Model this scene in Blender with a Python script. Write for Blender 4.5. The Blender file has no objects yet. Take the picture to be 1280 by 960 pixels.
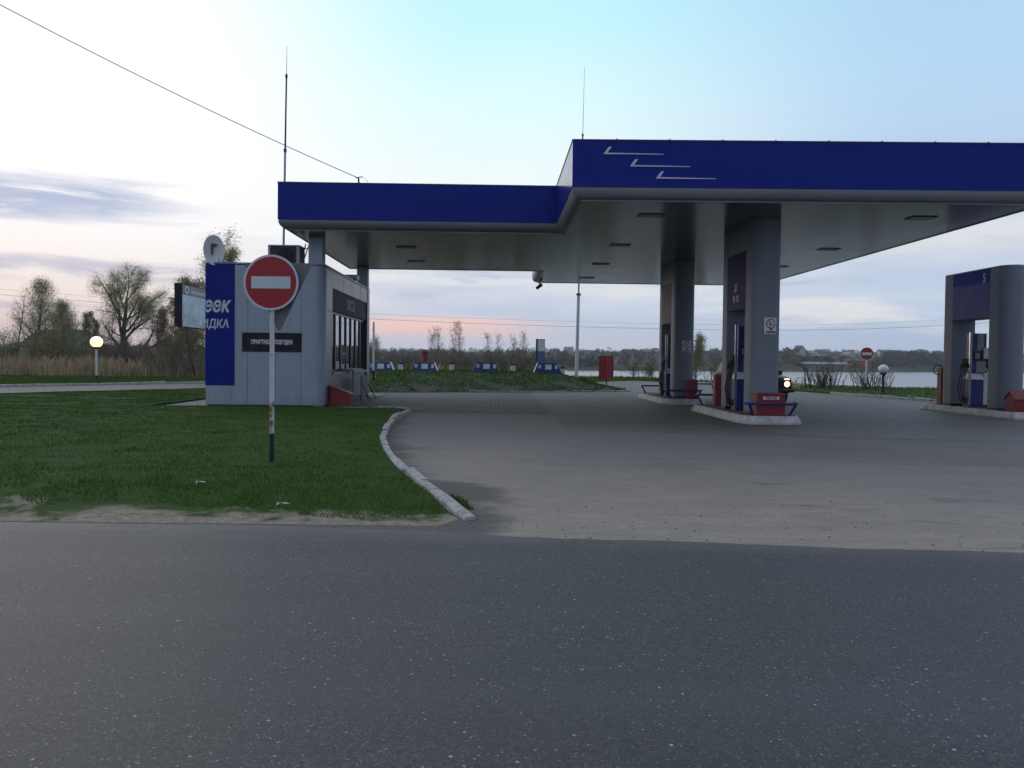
import bpy, bmesh, math, random
import numpy as np
from mathutils import Vector, Matrix, noise as mnoise
from mathutils.geometry import delaunay_2d_cdt

random.seed(7)
RNG = np.random.default_rng(11)
SC = bpy.context.scene
COL = SC.collection
PI = math.pi
R = math.radians

# ------------------------------------------------------------------ helpers
def tag(o, label=None, cat=None, group=None, kind=None):
    if label: o['label'] = label
    if cat: o['category'] = cat
    if group: o['group'] = group
    if kind: o['kind'] = kind
    return o

def thing(name, label, cat, loc=(0, 0, 0), rz=0.0, group=None):
    o = bpy.data.objects.new(name, None)
    COL.objects.link(o)
    o.empty_display_size = 0.2
    o.location = loc
    o.rotation_euler = (0, 0, rz)
    return tag(o, label, cat, group)

def link_mesh(name, me, mat=None, parent=None):
    o = bpy.data.objects.new(name, me)
    COL.objects.link(o)
    if mat is not None: me.materials.append(mat)
    if parent is not None: o.parent = parent
    return o

def copy_tree(o, parent=None):
    c = o.copy()
    COL.objects.link(c)
    if parent is not None: c.parent = parent
    for ch in list(o.children): copy_tree(ch, c)
    return c

class MB:
    """collects shapes that become ONE mesh object"""
    def __init__(self): self.v = []; self.f = []
    def add(self, vs, fs):
        b = len(self.v)
        self.v += [tuple(p) for p in vs]
        self.f += [tuple(i + b for i in f) for f in fs]
        return self
    def box(self, x0, x1, y0, y1, z0, z1):
        return self.add([(x0,y0,z0),(x1,y0,z0),(x1,y1,z0),(x0,y1,z0),(x0,y0,z1),(x1,y0,z1),(x1,y1,z1),(x0,y1,z1)],
            [(0,3,2,1),(4,5,6,7),(0,1,5,4),(1,2,6,5),(2,3,7,6),(3,0,4,7)])
    def frustum(self, bot, top):
        """two equally long loops, capped"""
        n = len(bot)
        fs = [tuple(range(n-1, -1, -1)), tuple(range(n, 2*n))]
        fs += [(i, (i+1) % n, n + (i+1) % n, n + i) for i in range(n)]
        return self.add(list(bot) + list(top), fs)
    def prism(self, poly, z0, z1):
        return self.frustum([(x, y, z0) for x, y in poly], [(x, y, z1) for x, y in poly])
    def extrude(self, pts, vec):
        v = Vector(vec)
        return self.frustum([Vector(p) for p in pts], [Vector(p) + v for p in pts])
    def tube(self, pts, r, n=10, caps=True):
        pts = [Vector(p) for p in pts]
        rs = r if isinstance(r, (list, tuple)) else [r] * len(pts)
        rings = []
        up = None
        for i, p in enumerate(pts):
            d = (pts[min(i+1, len(pts)-1)] - pts[max(i-1, 0)]).normalized()
            if up is None:
                up = Vector((0,0,1)) if abs(d.z) < .9 else Vector((1,0,0))
            a = d.cross(up)
            if a.length < 1e-5: a = d.orthogonal()
            a.normalize()
            b = a.cross(d).normalized()
            up = b
            rings.append([p + (a*math.cos(2*PI*k/n) + b*math.sin(2*PI*k/n))*rs[i] for k in range(n)])
        vs = [q for ring in rings for q in ring]
        fs = []
        for i in range(len(pts)-1):
            for k in range(n):
                fs.append((i*n+k, i*n+(k+1) % n, (i+1)*n+(k+1) % n, (i+1)*n+k))
        if caps:
            fs.append(tuple(range(n-1, -1, -1)))
            fs.append(tuple((len(pts)-1)*n+k for k in range(n)))
        return self.add(vs, fs)
    def lathe(self, prof, n=24, c=(0,0,0)):
        """profile of (r, z) turned about z"""
        vs = []; fs = []
        for r, z in prof:
            for k in range(n):
                vs.append((c[0]+r*math.cos(2*PI*k/n), c[1]+r*math.sin(2*PI*k/n), c[2]+z))
        for i in range(len(prof)-1):
            for k in range(n):
                fs.append((i*n+k, i*n+(k+1) % n, (i+1)*n+(k+1) % n, (i+1)*n+k))
        fs.append(tuple(range(n-1, -1, -1)))
        fs.append(tuple((len(prof)-1)*n+k for k in range(n)))
        return self.add(vs, fs)
    def ball(self, c, r, n=24, m=14, sq=1.0):
        prof = [(max(1e-4, r*math.sin(PI*i/m)), -r*sq*math.cos(PI*i/m)) for i in range(m+1)]
        return self.lathe(prof, n, c)
    def xf(self, M):
        self.v = [tuple(M @ Vector(p)) for p in self.v]
        return self
    def build(self, name, mat, parent=None, smooth=None, bevel=0.0):
        me = bpy.data.meshes.new(name)
        me.from_pydata(self.v, [], self.f)
        bm = bmesh.new(); bm.from_mesh(me)
        bmesh.ops.recalc_face_normals(bm, faces=bm.faces)
        bm.to_mesh(me); bm.free()
        if smooth is not None:
            me.shade_smooth()
            me.set_sharp_from_angle(angle=R(smooth))
        o = link_mesh(name, me, mat, parent)
        if bevel:
            b = o.modifiers.new('bevel', 'BEVEL')
            b.width = bevel; b.segments = 2; b.limit_method = 'ANGLE'; b.angle_limit = R(40)
        return o

def fast_mesh(name, V, F, mat, parent=None, smooth=False):
    """numpy verts + equally long faces -> object"""
    V = np.asarray(V, dtype=np.float32); F = np.asarray(F, dtype=np.int32)
    me = bpy.data.meshes.new(name)
    k = F.shape[1]
    me.vertices.add(len(V)); me.vertices.foreach_set('co', V.ravel())
    me.loops.add(F.size); me.loops.foreach_set('vertex_index', F.ravel())
    me.polygons.add(len(F))
    me.polygons.foreach_set('loop_start', np.arange(0, F.size, k, dtype=np.int32))
    me.polygons.foreach_set('loop_total', np.full(len(F), k, dtype=np.int32))
    if smooth: me.polygons.foreach_set('use_smooth', np.ones(len(F), dtype=bool))
    me.update(calc_edges=True)
    return link_mesh(name, me, mat, parent)

def inside(poly, X, Y):
    poly = np.asarray(poly); res = np.zeros(X.shape, bool)
    x0, y0 = poly[:,0], poly[:,1]; x1, y1 = np.roll(x0, -1), np.roll(y0, -1)
    for a, b, c, d in zip(x0, y0, x1, y1):
        t = (b > Y) != (d > Y)
        with np.errstate(divide='ignore', invalid='ignore'):
            res ^= t & (X < (c-a)*(Y-b)/(d-b if d != b else 1e-9) + a)
    return res

def nz(x, y, s, seed=0.0):
    return mnoise.noise(Vector((x*s + seed, y*s - seed, seed*1.7)))

def sheet(name, outline, zf, mat, step=None, box=None, kind='structure'):
    pts = [Vector((p[0], p[1])) for p in outline]
    n = len(pts)
    extra = []
    if step:
        xs = [p.x for p in pts]; ys = [p.y for p in pts]
        gx = np.arange(min(xs)+step*.5, max(xs), step); gy = np.arange(min(ys)+step*.5, max(ys), step)
        GX, GY = np.meshgrid(gx, gy); GX = GX + RNG.uniform(-.2, .2, GX.shape)*step; GY = GY + RNG.uniform(-.2, .2, GY.shape)*step
        m = inside([(p.x, p.y) for p in pts], GX, GY)
        extra = [Vector((a, b)) for a, b in zip(GX[m], GY[m])]
    r = delaunay_2d_cdt(pts + extra, [(i, (i+1) % n) for i in range(n)], [], 1, 1e-5)
    V = [(p.x, p.y, zf(p.x, p.y) if callable(zf) else zf) for p in r[0]]
    F = [tuple(f) for f in r[2]]
    me = bpy.data.meshes.new(name)
    me.from_pydata(V, [], F)
    bm = bmesh.new(); bm.from_mesh(me)
    for f in bm.faces:
        if f.normal.z < 0: f.normal_flip()
    if callable(zf):
        be = [e for e in bm.edges if e.is_boundary]
        ex = bmesh.ops.extrude_edge_only(bm, edges=be)
        for v in ex['geom']:
            if isinstance(v, bmesh.types.BMVert): v.co.z = -.03
        bmesh.ops.recalc_face_normals(bm, faces=bm.faces)
    bm.to_mesh(me); bm.free()
    if callable(zf):
        me.shade_smooth(); me.set_sharp_from_angle(angle=R(50))
    o = link_mesh(name, me, mat)
    if kind: o['kind'] = kind
    return o

def text_obj(name, body, size, mat, parent, loc, rot, bold=0.0, depth=0.006, sx=1.0, shear=0.0, align='CENTER', clip=None):
    cu = bpy.data.curves.new('lettering', 'FONT')
    cu.body = body; cu.size = size; cu.offset = bold; cu.extrude = depth
    cu.align_x = align; cu.shear = shear; cu.resolution_u = 3
    t = bpy.data.objects.new('lettering', cu); COL.objects.link(t)
    bpy.context.view_layer.update()
    dg = bpy.context.evaluated_depsgraph_get()
    me = bpy.data.meshes.new_from_object(t.evaluated_get(dg))
    bpy.data.objects.remove(t); bpy.data.curves.remove(cu)
    me.materials.clear()
    for v in me.vertices: v.co.x *= sx
    if clip is not None:                      # keep x > clip (sign +) or x < clip (sign -)
        bm = bmesh.new(); bm.from_mesh(me)
        bmesh.ops.bisect_plane(bm, geom=bm.verts[:] + bm.edges[:] + bm.faces[:], plane_co=(clip[0],0,0), plane_no=(1,0,0),
                               clear_inner=clip[1] > 0, clear_outer=clip[1] < 0)
        bm.to_mesh(me); bm.free()
    me.name = name
    o = link_mesh(name, me, mat, parent)
    o.location = loc; o.rotation_euler = rot
    return o

FRONT = (PI/2, 0, 0)            # text facing -Y
RIGHT = (PI/2, 0, PI/2)         # text facing +X
LEFT = (PI/2, 0, -PI/2)         # text facing -X

# ------------------------------------------------------------------ materials
class NT:
    def __init__(self, tree): self.t = tree; self.n = tree.nodes; self.l = tree.links
    def node(self, kind, **kw):
        n = self.n.new(kind)
        for k, v in kw.items(): setattr(n, k, v)
        return n
    def put(self, sock, val):
        if hasattr(val, 'is_output') or isinstance(val, bpy.types.NodeSocket): self.l.new(val, sock)
        else: sock.default_value = val
    def m(self, op, a, b=None, c=None, clamp=False):
        n = self.node('ShaderNodeMath', operation=op, use_clamp=clamp)
        self.put(n.inputs[0], a)
        if b is not None: self.put(n.inputs[1], b)
        if c is not None: self.put(n.inputs[2], c)
        return n.outputs[0]
    def mix(self, fac, a, b, mode='MIX'):
        n = self.node('ShaderNodeMix', data_type='RGBA', blend_type=mode)
        self.put(n.inputs[0], fac)
        for s, v in ((n.inputs[6], a), (n.inputs[7], b)):
            if isinstance(v, tuple): v = (v[0], v[1], v[2], 1.0)
            self.put(s, v)
        return n.outputs[2]
    def ramp(self, fac, stops, interp='LINEAR'):
        n = self.node('ShaderNodeValToRGB'); cr = n.color_ramp; cr.interpolation = interp
        while len(cr.elements) < len(stops): cr.elements.new(.5)
        for e, (p, c) in zip(cr.elements, stops):
            e.position = p
            e.color = (c, c, c, 1) if isinstance(c, (int, float)) else (c[0], c[1], c[2], 1)
        self.put(n.inputs[0], fac)
        return n.outputs[0]
    def sstep(self, v, a, b):
        n = self.node('ShaderNodeMapRange', interpolation_type='SMOOTHSTEP')
        self.put(n.inputs[0], v); n.inputs[1].default_value = a; n.inputs[2].default_value = b
        return n.outputs[0]
    def noise(self, vec, scale, detail=4, rough=.55, dist=0.0):
        n = self.node('ShaderNodeTexNoise'); self.put(n.inputs['Vector'], vec)
        n.inputs['Scale'].default_value = scale; n.inputs['Detail'].default_value = detail
        n.inputs['Roughness'].default_value = rough; n.inputs['Distortion'].default_value = dist
        return n.outputs[0]
    def mapping(self, vec, scale=(1,1,1), rot=(0,0,0), loc=(0,0,0)):
        n = self.node('ShaderNodeMapping'); self.put(n.inputs[0], vec)
        n.inputs['Scale'].default_value = scale; n.inputs['Rotation'].default_value = rot; n.inputs['Location'].default_value = loc
        return n.outputs[0]
    def sep(self, vec):
        n = self.node('ShaderNodeSeparateXYZ'); self.put(n.inputs[0], vec); return n.outputs
    def comb(self, x, y, z=0.0):
        n = self.node('ShaderNodeCombineXYZ')
        for s, v in zip(n.inputs, (x, y, z)): self.put(s, v)
        return n.outputs[0]

def mat(name, base=(.5,.5,.5), rough=.6, metal=0.0, spec=.5, emit=None, estr=0.0, fn=None, var=0.12, vscale=3.0, coat=0.0, bump=0.0, bscale=60.0):
    M = bpy.data.materials.new(name); M.use_nodes = True
    nt = NT(M.node_tree)
    b = nt.n['Principled BSDF']
    b.inputs['Roughness'].default_value = rough; b.inputs['Metallic'].default_value = metal
    b.inputs['Specular IOR Level'].default_value = spec
    b.inputs['Coat Weight'].default_value = coat
    pos = nt.node('ShaderNodeTexCoord').outputs['Object']
    if fn: fn(nt, b)
    else:
        # every plain paint gets slight uneven grime
        f = nt.noise(pos, vscale, 5, .6)
        f2 = nt.noise(pos, vscale*9, 3, .6)
        f = nt.m('ADD', nt.m('MULTIPLY', f, .7), nt.m('MULTIPLY', f2, .3))
        dark = tuple(c*(1-var*1.6) for c in base); lite = tuple(min(1, c*(1+var)) for c in base)
        nt.l.new(nt.ramp(f, [(.3, dark), (.7, lite)]), b.inputs['Base Color'])
        nt.l.new(nt.m('ADD', nt.m('MULTIPLY', f2, .16), max(0, rough-.08)), b.inputs['Roughness'])
        if bump:
            bn = nt.node('ShaderNodeBump'); bn.inputs['Strength'].default_value = bump; bn.inputs['Distance'].default_value = .01
            nt.l.new(nt.noise(pos, bscale, 3), bn.inputs['Height']); nt.l.new(bn.outputs[0], b.inputs['Normal'])
    if emit:
        b.inputs['Emission Color'].default_value = (*emit, 1); b.inputs['Emission Strength'].default_value = estr
    return M

def geo_pos(nt): return nt.node('ShaderNodeNewGeometry').outputs['Position']
def bumpn(nt, b, h, strength, dist=.01):
    n = nt.node('ShaderNodeBump'); n.inputs['Strength'].default_value = strength; n.inputs['Distance'].default_value = dist
    nt.l.new(h, n.inputs['Height']); nt.l.new(n.outputs[0], b.inputs['Normal'])

def f_road(nt, b):
    p = geo_pos(nt)
    big = nt.noise(nt.mapping(p, (.35, .9, 1)), 1.0, 5, .6)
    fine = nt.noise(p, 90, 3, .7)
    mid = nt.noise(p, 14, 4, .65)
    gv = nt.node('ShaderNodeTexVoronoi', feature='F1'); nt.l.new(p, gv.inputs['Vector']); gv.inputs['Scale'].default_value = 75
    gr = nt.sep(gv.outputs['Color'])[0]
    fine = nt.m('ADD', nt.m('MULTIPLY', fine, .62), nt.m('MULTIPLY', gr, .38))
    c = nt.ramp(fine, [(.30, (.009,.009,.0095)), (.48, (.029,.0285,.030)), (.60, (.047,.0465,.048)), (.74, (.112,.110,.108))])
    c = nt.mix(nt.m('MULTIPLY', nt.sstep(big, .4, .65), .5), c, (.026,.028,.032))
    lane = nt.noise(nt.mapping(p, (.04,.75,1), (0,0,R(-4))), 1.0, 3, .5)
    c = nt.mix(nt.m('MULTIPLY', nt.sstep(lane, .45, .62), .4), c, (.060,.062,.066))
    c = nt.mix(nt.m('MULTIPLY', nt.sstep(mid, .45, .75), .35), c, (.060,.063,.067))
    # pale aggregate stones showing in the worn binder, in two sizes
    for sc, thr, rad, col in ((44, .78, .26, (.32,.315,.30)), (90, .66, .36, (.22,.215,.205)), (32, .93, .24, (.44,.43,.41))):
        v = nt.node('ShaderNodeTexVoronoi', feature='F1'); nt.l.new(nt.mapping(p, (1, 1, 0), (0, 0, sc*.1)), v.inputs['Vector'])
        v.inputs['Scale'].default_value = sc
        rc = nt.sep(v.outputs['Color'])
        wear = nt.m('MULTIPLY', nt.m('SUBTRACT', nt.noise(nt.mapping(p, (.6,1.5,1)), 1.0, 5, .65), .5), .42)
        pick = nt.m('GREATER_THAN', nt.m('ADD', rc[0], wear), thr)
        size = nt.m('MULTIPLY', nt.m('ADD', nt.m('MULTIPLY', rc[1], .75), .35), rad)
        edge = nt.m('ADD', v.outputs['Distance'], nt.m('MULTIPLY', nt.m('SUBTRACT', nt.noise(p, sc*3, 2), .5), .3))
        msk = nt.m('MULTIPLY', pick, nt.m('LESS_THAN', edge, size))
        tint = nt.mix(rc[2], col, tuple(k*.3 for k in col))
        c = nt.mix(msk, c, tint)
    # dust drifting off the verge
    s = nt.sep(p)
    edge = nt.m('ADD', nt.m('SUBTRACT', 7.45, s[1]), nt.m('MULTIPLY', s[0], -.10))
    dust = nt.m('MULTIPLY', nt.sstep(nt.m('ADD', edge, nt.m('MULTIPLY', nt.noise(nt.mapping(p, (.6,2.2,1)), 1.6, 5, .65), 1.0)), 1.1, .2), .5)
    c = nt.mix(dust, c, (.16,.155,.145))
    nt.l.new(c, b.inputs['Base Color'])
    nt.put(b.inputs['Roughness'], nt.m('ADD', nt.m('MULTIPLY', fine, .25), .47))
    b.inputs['Specular IOR Level'].default_value = .52
    bumpn(nt, b, nt.m('ADD', fine, nt.m('MULTIPLY', mid, .5)), .8, .012)

def f_forecourt(nt, b):
    p = geo_pos(nt); s = nt.sep(p)
    big = nt.noise(p, .22, 5, .6, .6); mid = nt.noise(nt.mapping(p, (.8, 1.4, 1)), 1.1, 6, .65, .8); fine = nt.noise(p, 55, 3, .7)
    grit = nt.m('ADD', nt.m('MULTIPLY', nt.noise(p, 28, 4, .75), .6), nt.m('MULTIPLY', nt.noise(nt.mapping(p, (1.2,3.5,1), (0,0,.2)), 1.6, 5, .7, .6), .4))
    asph = nt.ramp(fine, [(.25, (.090,.085,.078)), (.55, (.155,.145,.133)), (.85, (.27,.252,.228))])
    sand = nt.ramp(grit, [(.3, (.17,.145,.115)), (.5, (.28,.243,.198)), (.72, (.43,.38,.312))])
    # sand has washed over the crossing next to the road and thins out inwards
    d = nt.m('ADD', nt.m('SUBTRACT', s[1], 7.1), nt.m('MULTIPLY', s[0], .11))
    dd = nt.m('ADD', d, nt.m('MULTIPLY', nt.m('SUBTRACT', mid, .5), 9.0))
    dd = nt.m('ADD', dd, nt.m('MULTIPLY', nt.m('SUBTRACT', grit, .5), 3.0))
    w = nt.sstep(dd, 9.5, -1.0)
    w2 = nt.m('MULTIPLY', nt.sstep(nt.m('ADD', nt.m('ABSOLUTE', nt.m('ADD', s[0], .3)), nt.m('MULTIPLY', mid, 5)), 5.0, 2.6), nt.sstep(s[1], 19, 12))
    w = nt.m('MAXIMUM', nt.m('MULTIPLY', w, .92), nt.m('MULTIPLY', w2, .6))
    c = nt.mix(w, asph, sand)
    # damp / dirty stains
    c = nt.mix(nt.m('MULTIPLY', nt.sstep(big, .52, .7), .45), c, (.085,.078,.07))
    st = nt.noise(nt.mapping(p, (.5, 1.6, 1), (0,0,.35)), .8, 4, .55, 1.2)
    c = nt.mix(nt.m('MULTIPLY', nt.sstep(st, .60, .72), .5), c, (.062,.055,.048))
    # damp dirt swept against the curved kerb
    kl = [(-.26,8.2),(-.79,9.9),(-1.35,12.1),(-1.68,13.8),(-1.86,14.9),(-2.08,16.5),(-2.28,18.6),(-2.43,21.0),(-2.44,22.8),(-2.37,24.5)]
    kx = nt.m('SUBTRACT', nt.m('MULTIPLY', nt.ramp(nt.m('DIVIDE', nt.m('SUBTRACT', s[1], 8.0), 17.0), [((y-8)/17, ((x+3)/3)**1.0) for x, y in kl]), 3.0), 3.0)
    kd_ = nt.m('SUBTRACT', s[0], kx)
    kn = nt.m('ADD', nt.m('MULTIPLY', nt.noise(nt.mapping(p, (.5,1.0,1)), .9, 6, .65, .6), 1.5), nt.m('MULTIPLY', nt.noise(p, 14, 4, .7), .5))
    bump_ = nt.m('MULTIPLY', nt.sstep(nt.m('ABSOLUTE', nt.m('SUBTRACT', s[1], 9.9)), 1.3, .2), .55)
    dm = nt.sstep(nt.m('SUBTRACT', nt.m('SUBTRACT', nt.m('ADD', kd_, .62), kn), bump_), .12, -.28)
    c = nt.mix(nt.m('MULTIPLY', nt.m('MULTIPLY', dm, .85), nt.sstep(s[1], 24, 21)), c, (.060,.052,.043))
    nt.l.new(c, b.inputs['Base Color'])
    nt.put(b.inputs['Roughness'], nt.m('ADD', nt.m('MULTIPLY', fine, .25), .62))
    bumpn(nt, b, nt.m('ADD', fine, nt.m('MULTIPLY', grit, 1.2)), .5, .008)

def f_apron(nt, b):
    p = geo_pos(nt)
    big = nt.noise(p, .3, 5, .6, .5); fine = nt.noise(p, 60, 3, .7); mid = nt.noise(p, 2.2, 6, .65)
    c = nt.ramp(fine, [(.25, (.070,.063,.055)), (.6, (.118,.107,.094)), (.85, (.18,.165,.147))])
    c = nt.mix(nt.m('MULTIPLY', nt.sstep(mid, .5, .72), .4), c, (.045,.04,.036))
    c = nt.mix(nt.m('MULTIPLY', nt.sstep(big, .5, .7), .35), c, (.11,.105,.10))
    br = nt.node('ShaderNodeTexBrick', offset=0.0); nt.l.new(p, br.inputs['Vector'])
    br.inputs['Scale'].default_value = 1; br.inputs['Brick Width'].default_value = 5.5; br.inputs['Row Height'].default_value = 4.5
    br.inputs['Mortar Size'].default_value = .022; br.inputs['Color1'].default_value = (1,1,1,1); br.inputs['Color2'].default_value = (.82,.82,.82,1); br.inputs['Mortar'].default_value = (.35,.35,.35,1)
    c = nt.mix(1.0, c, br.outputs[0], 'MULTIPLY')
    s = nt.sep(p)
    fd = nt.m('SUBTRACT', s[1], nt.m('ADD', 17.4, nt.m('MULTIPLY', nt.m('SUBTRACT', nt.noise(nt.mapping(p, (.5,1.3,1)), .9, 6, .65), .5), 8.0)))
    c = nt.mix(nt.m('MULTIPLY', nt.sstep(fd, 4.5, -.5), .9), c, nt.ramp(fine, [(.25, (.090,.085,.078)), (.55, (.155,.145,.133)), (.85, (.27,.252,.228))]))
    sp = nt.noise(p, .9, 3, .5, 1.0)
    c = nt.mix(nt.m('MULTIPLY', nt.sstep(sp, .62, .7), .6), c, (.025,.023,.022))
    nt.l.new(c, b.inputs['Base Color'])
    nt.put(b.inputs['Roughness'], nt.m('ADD', nt.m('MULTIPLY', mid, .3), .5))
    bumpn(nt, b, fine, .4, .006)

def f_paving(nt, b):
    p = geo_pos(nt)
    br = nt.node('ShaderNodeTexBrick'); nt.l.new(nt.mapping(p, (1,1,1), (0,0,0)), br.inputs['Vector'])
    br.inputs['Scale'].default_value = 1; br.inputs['Brick Width'].default_value = .30; br.inputs['Row Height'].default_value = .22
    br.inputs['Mortar Size'].default_value = .026; br.inputs['Bias'].default_value = -.1
    br.inputs['Color1'].default_value = (.15,.138,.125,1); br.inputs['Color2'].default_value = (.112,.103,.095,1); br.inputs['Mortar'].default_value = (.018,.017,.015,1)
    mid = nt.noise(p, .7, 6, .65, .4)
    c = nt.mix(nt.m('MULTIPLY', nt.sstep(mid, .45, .7), .45), br.outputs[0], (.16,.15,.135))
    c = nt.mix(nt.m('MULTIPLY', nt.sstep(nt.noise(p, .35, 4), .5, .68), .4), c, (.05,.047,.045))
    nt.l.new(c, b.inputs['Base Color']); b.inputs['Roughness'].default_value = .72
    bumpn(nt, b, nt.m('ADD', nt.m('MULTIPLY', br.outputs[1], -1.5), nt.noise(p, 40, 3)), .5, .01)

def f_soil(nt, b):
    """grass thatch, with bare sand towards the carriageway"""
    p = geo_pos(nt); s = nt.sep(p)
    fine = nt.noise(p, 40, 4, .7); mid = nt.noise(p, 1.3, 6, .65, .4); patch = nt.noise(p, .5, 4, .6)
    g = nt.ramp(fine, [(.25, (.018,.042,.005)), (.55, (.038,.082,.010)), (.8, (.080,.108,.024))])
    g = nt.mix(nt.m('MULTIPLY', nt.sstep(patch, .56, .72), .5), g, (.05,.052,.024))
    sand = nt.ramp(nt.noise(p, 12, 5, .7), [(.3, (.16,.132,.10)), (.55, (.31,.262,.205)), (.75, (.48,.42,.335))])
    d = nt.m('SUBTRACT', s[1], 7.55)
    d = nt.m('ADD', d, nt.m('MULTIPLY', nt.m('SUBTRACT', mid, .5), 2.6))
    d = nt.m('ADD', d, nt.m('MULTIPLY', nt.m('SUBTRACT', nt.noise(p, 6, 4, .7), .5), 1.1))
    leftb = nt.m('MULTIPLY', nt.sstep(nt.m('ADD', s[0], nt.m('MULTIPLY', mid, 1.2)), -3.6, -5.0), .85)
    w = nt.sstep(nt.m('SUBTRACT', d, leftb), .95, .5)
    c = nt.mix(w, g, sand)
    nt.l.new(c, b.inputs['Base Color']); b.inputs['Roughness'].default_value = .9
    b.inputs['Specular IOR Level'].default_value = .2
    bumpn(nt, b, nt.m('ADD', fine, nt.m('MULTIPLY', mid, 2)), .8, .02)

def f_meadow(nt, b):
    p = geo_pos(nt); s = nt.sep(p)
    fine = nt.noise(p, 16, 4, .7); mid = nt.noise(p, .35, 6, .6, .3); big = nt.noise(p, .012, 5, .6, .4)
    near = nt.ramp(fine, [(.25, (.014,.030,.009)), (.55, (.028,.055,.016)), (.8, (.062,.078,.030))])
    near = nt.mix(nt.m('MULTIPLY', nt.sstep(mid, .5, .68), .6), near, (.095,.085,.052))
    far = nt.ramp(big, [(.32, (.030,.040,.020)), (.47, (.060,.062,.030)), (.55, (.120,.098,.058)), (.66, (.062,.070,.034)), (.8, (.095,.080,.05))])
    far = nt.mix(nt.m('MULTIPLY', nt.sstep(nt.noise(p, .06, 6, .7), .5, .62), .75), far, (.030,.036,.020))
    c = nt.mix(nt.sstep(s[1], 150, 330), near, far)
    nt.l.new(c, b.inputs['Base Color']); b.inputs['Roughness'].default_value = .95
    b.inputs['Specular IOR Level'].default_value = .15
    bumpn(nt, b, fine, .6, .03)

def f_mound(nt, b):
    p = geo_pos(nt)
    fine = nt.noise(p, 22, 4, .7); mid = nt.noise(p, .8, 6, .65, .5)
    g = nt.ramp(fine, [(.25, (.02,.045,.008)), (.55, (.045,.085,.016)), (.8, (.09,.115,.04))])
    rub = nt.ramp(nt.noise(p, 9, 3, .7), [(.35, (.035,.036,.034)), (.6, (.10,.10,.096)), (.75, (.24,.24,.23))])
    s = nt.sep(p)
    low = nt.sstep(nt.m('ADD', s[2], nt.m('MULTIPLY', nt.m('SUBTRACT', mid, .5), 1.6)), .36, .02)
    c = nt.mix(low, g, rub)
    nt.l.new(c, b.inputs['Base Color']); b.inputs['Roughness'].default_value = .95
    bumpn(nt, b, nt.m('ADD', fine, nt.m('MULTIPLY', mid, 2)), .8, .04)

def f_blades(c0, c1, c2, scale=1.1):
    def fn(nt, b):
        p = geo_pos(nt)
        a = nt.noise(p, scale, 5, .65, .3); h = nt.noise(p, 60, 2, .5)
        c = nt.ramp(nt.m('ADD', nt.m('MULTIPLY', a, .6), nt.m('MULTIPLY', h, .4)), [(.32, c0), (.52, c1), (.70, c2)])
        nt.l.new(c, b.inputs['Base Color']); b.inputs['Roughness'].default_value = .65
        b.inputs['Specular IOR Level'].default_value = .08
    return fn

def f_water(nt, b):
    p = geo_pos(nt)
    b.inputs['Base Color'].default_value = (.06,.07,.08,1); b.inputs['Specular IOR Level'].default_value = .9; b.inputs['Roughness'].default_value = .22
    b.inputs['IOR'].default_value = 1.333
    w = nt.noise(nt.mapping(p, (.25, .9, 1)), 1.0, 4, .6)
    bumpn(nt, b, nt.m('ADD', w, nt.noise(nt.mapping(p, (.03,.12,1)), 1.0, 3)), .35, .25)

def f_panel(base, rough, metal, jx=None, spec=.5):
    """sheet metal cladding with faint vertical joints every jx metres along x or y"""
    def fn(nt, b):
        p = nt.node('ShaderNodeTexCoord').outputs['Object']
        f = nt.noise(p, 2.0, 5, .6); f2 = nt.noise(nt.mapping(p, (9, 9, .7)), 1.0, 4, .6)
        k = nt.m('ADD', nt.m('MULTIPLY', f, .6), nt.m('MULTIPLY', f2, .4))
        c = nt.ramp(k, [(.3, tuple(v*.84 for v in base)), (.7, tuple(v*1.08 for v in base))])
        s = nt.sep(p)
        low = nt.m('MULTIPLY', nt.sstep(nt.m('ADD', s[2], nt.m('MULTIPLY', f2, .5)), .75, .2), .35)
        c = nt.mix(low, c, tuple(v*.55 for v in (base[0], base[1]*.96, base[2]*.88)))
        nt.l.new(c, b.inputs['Base Color'])
        b.inputs['Metallic'].default_value = metal; b.inputs['Specular IOR Level'].default_value = spec
        nt.put(b.inputs['Roughness'], nt.m('ADD', nt.m('MULTIPLY', f2, .2), rough-.1))
    return fn

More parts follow.
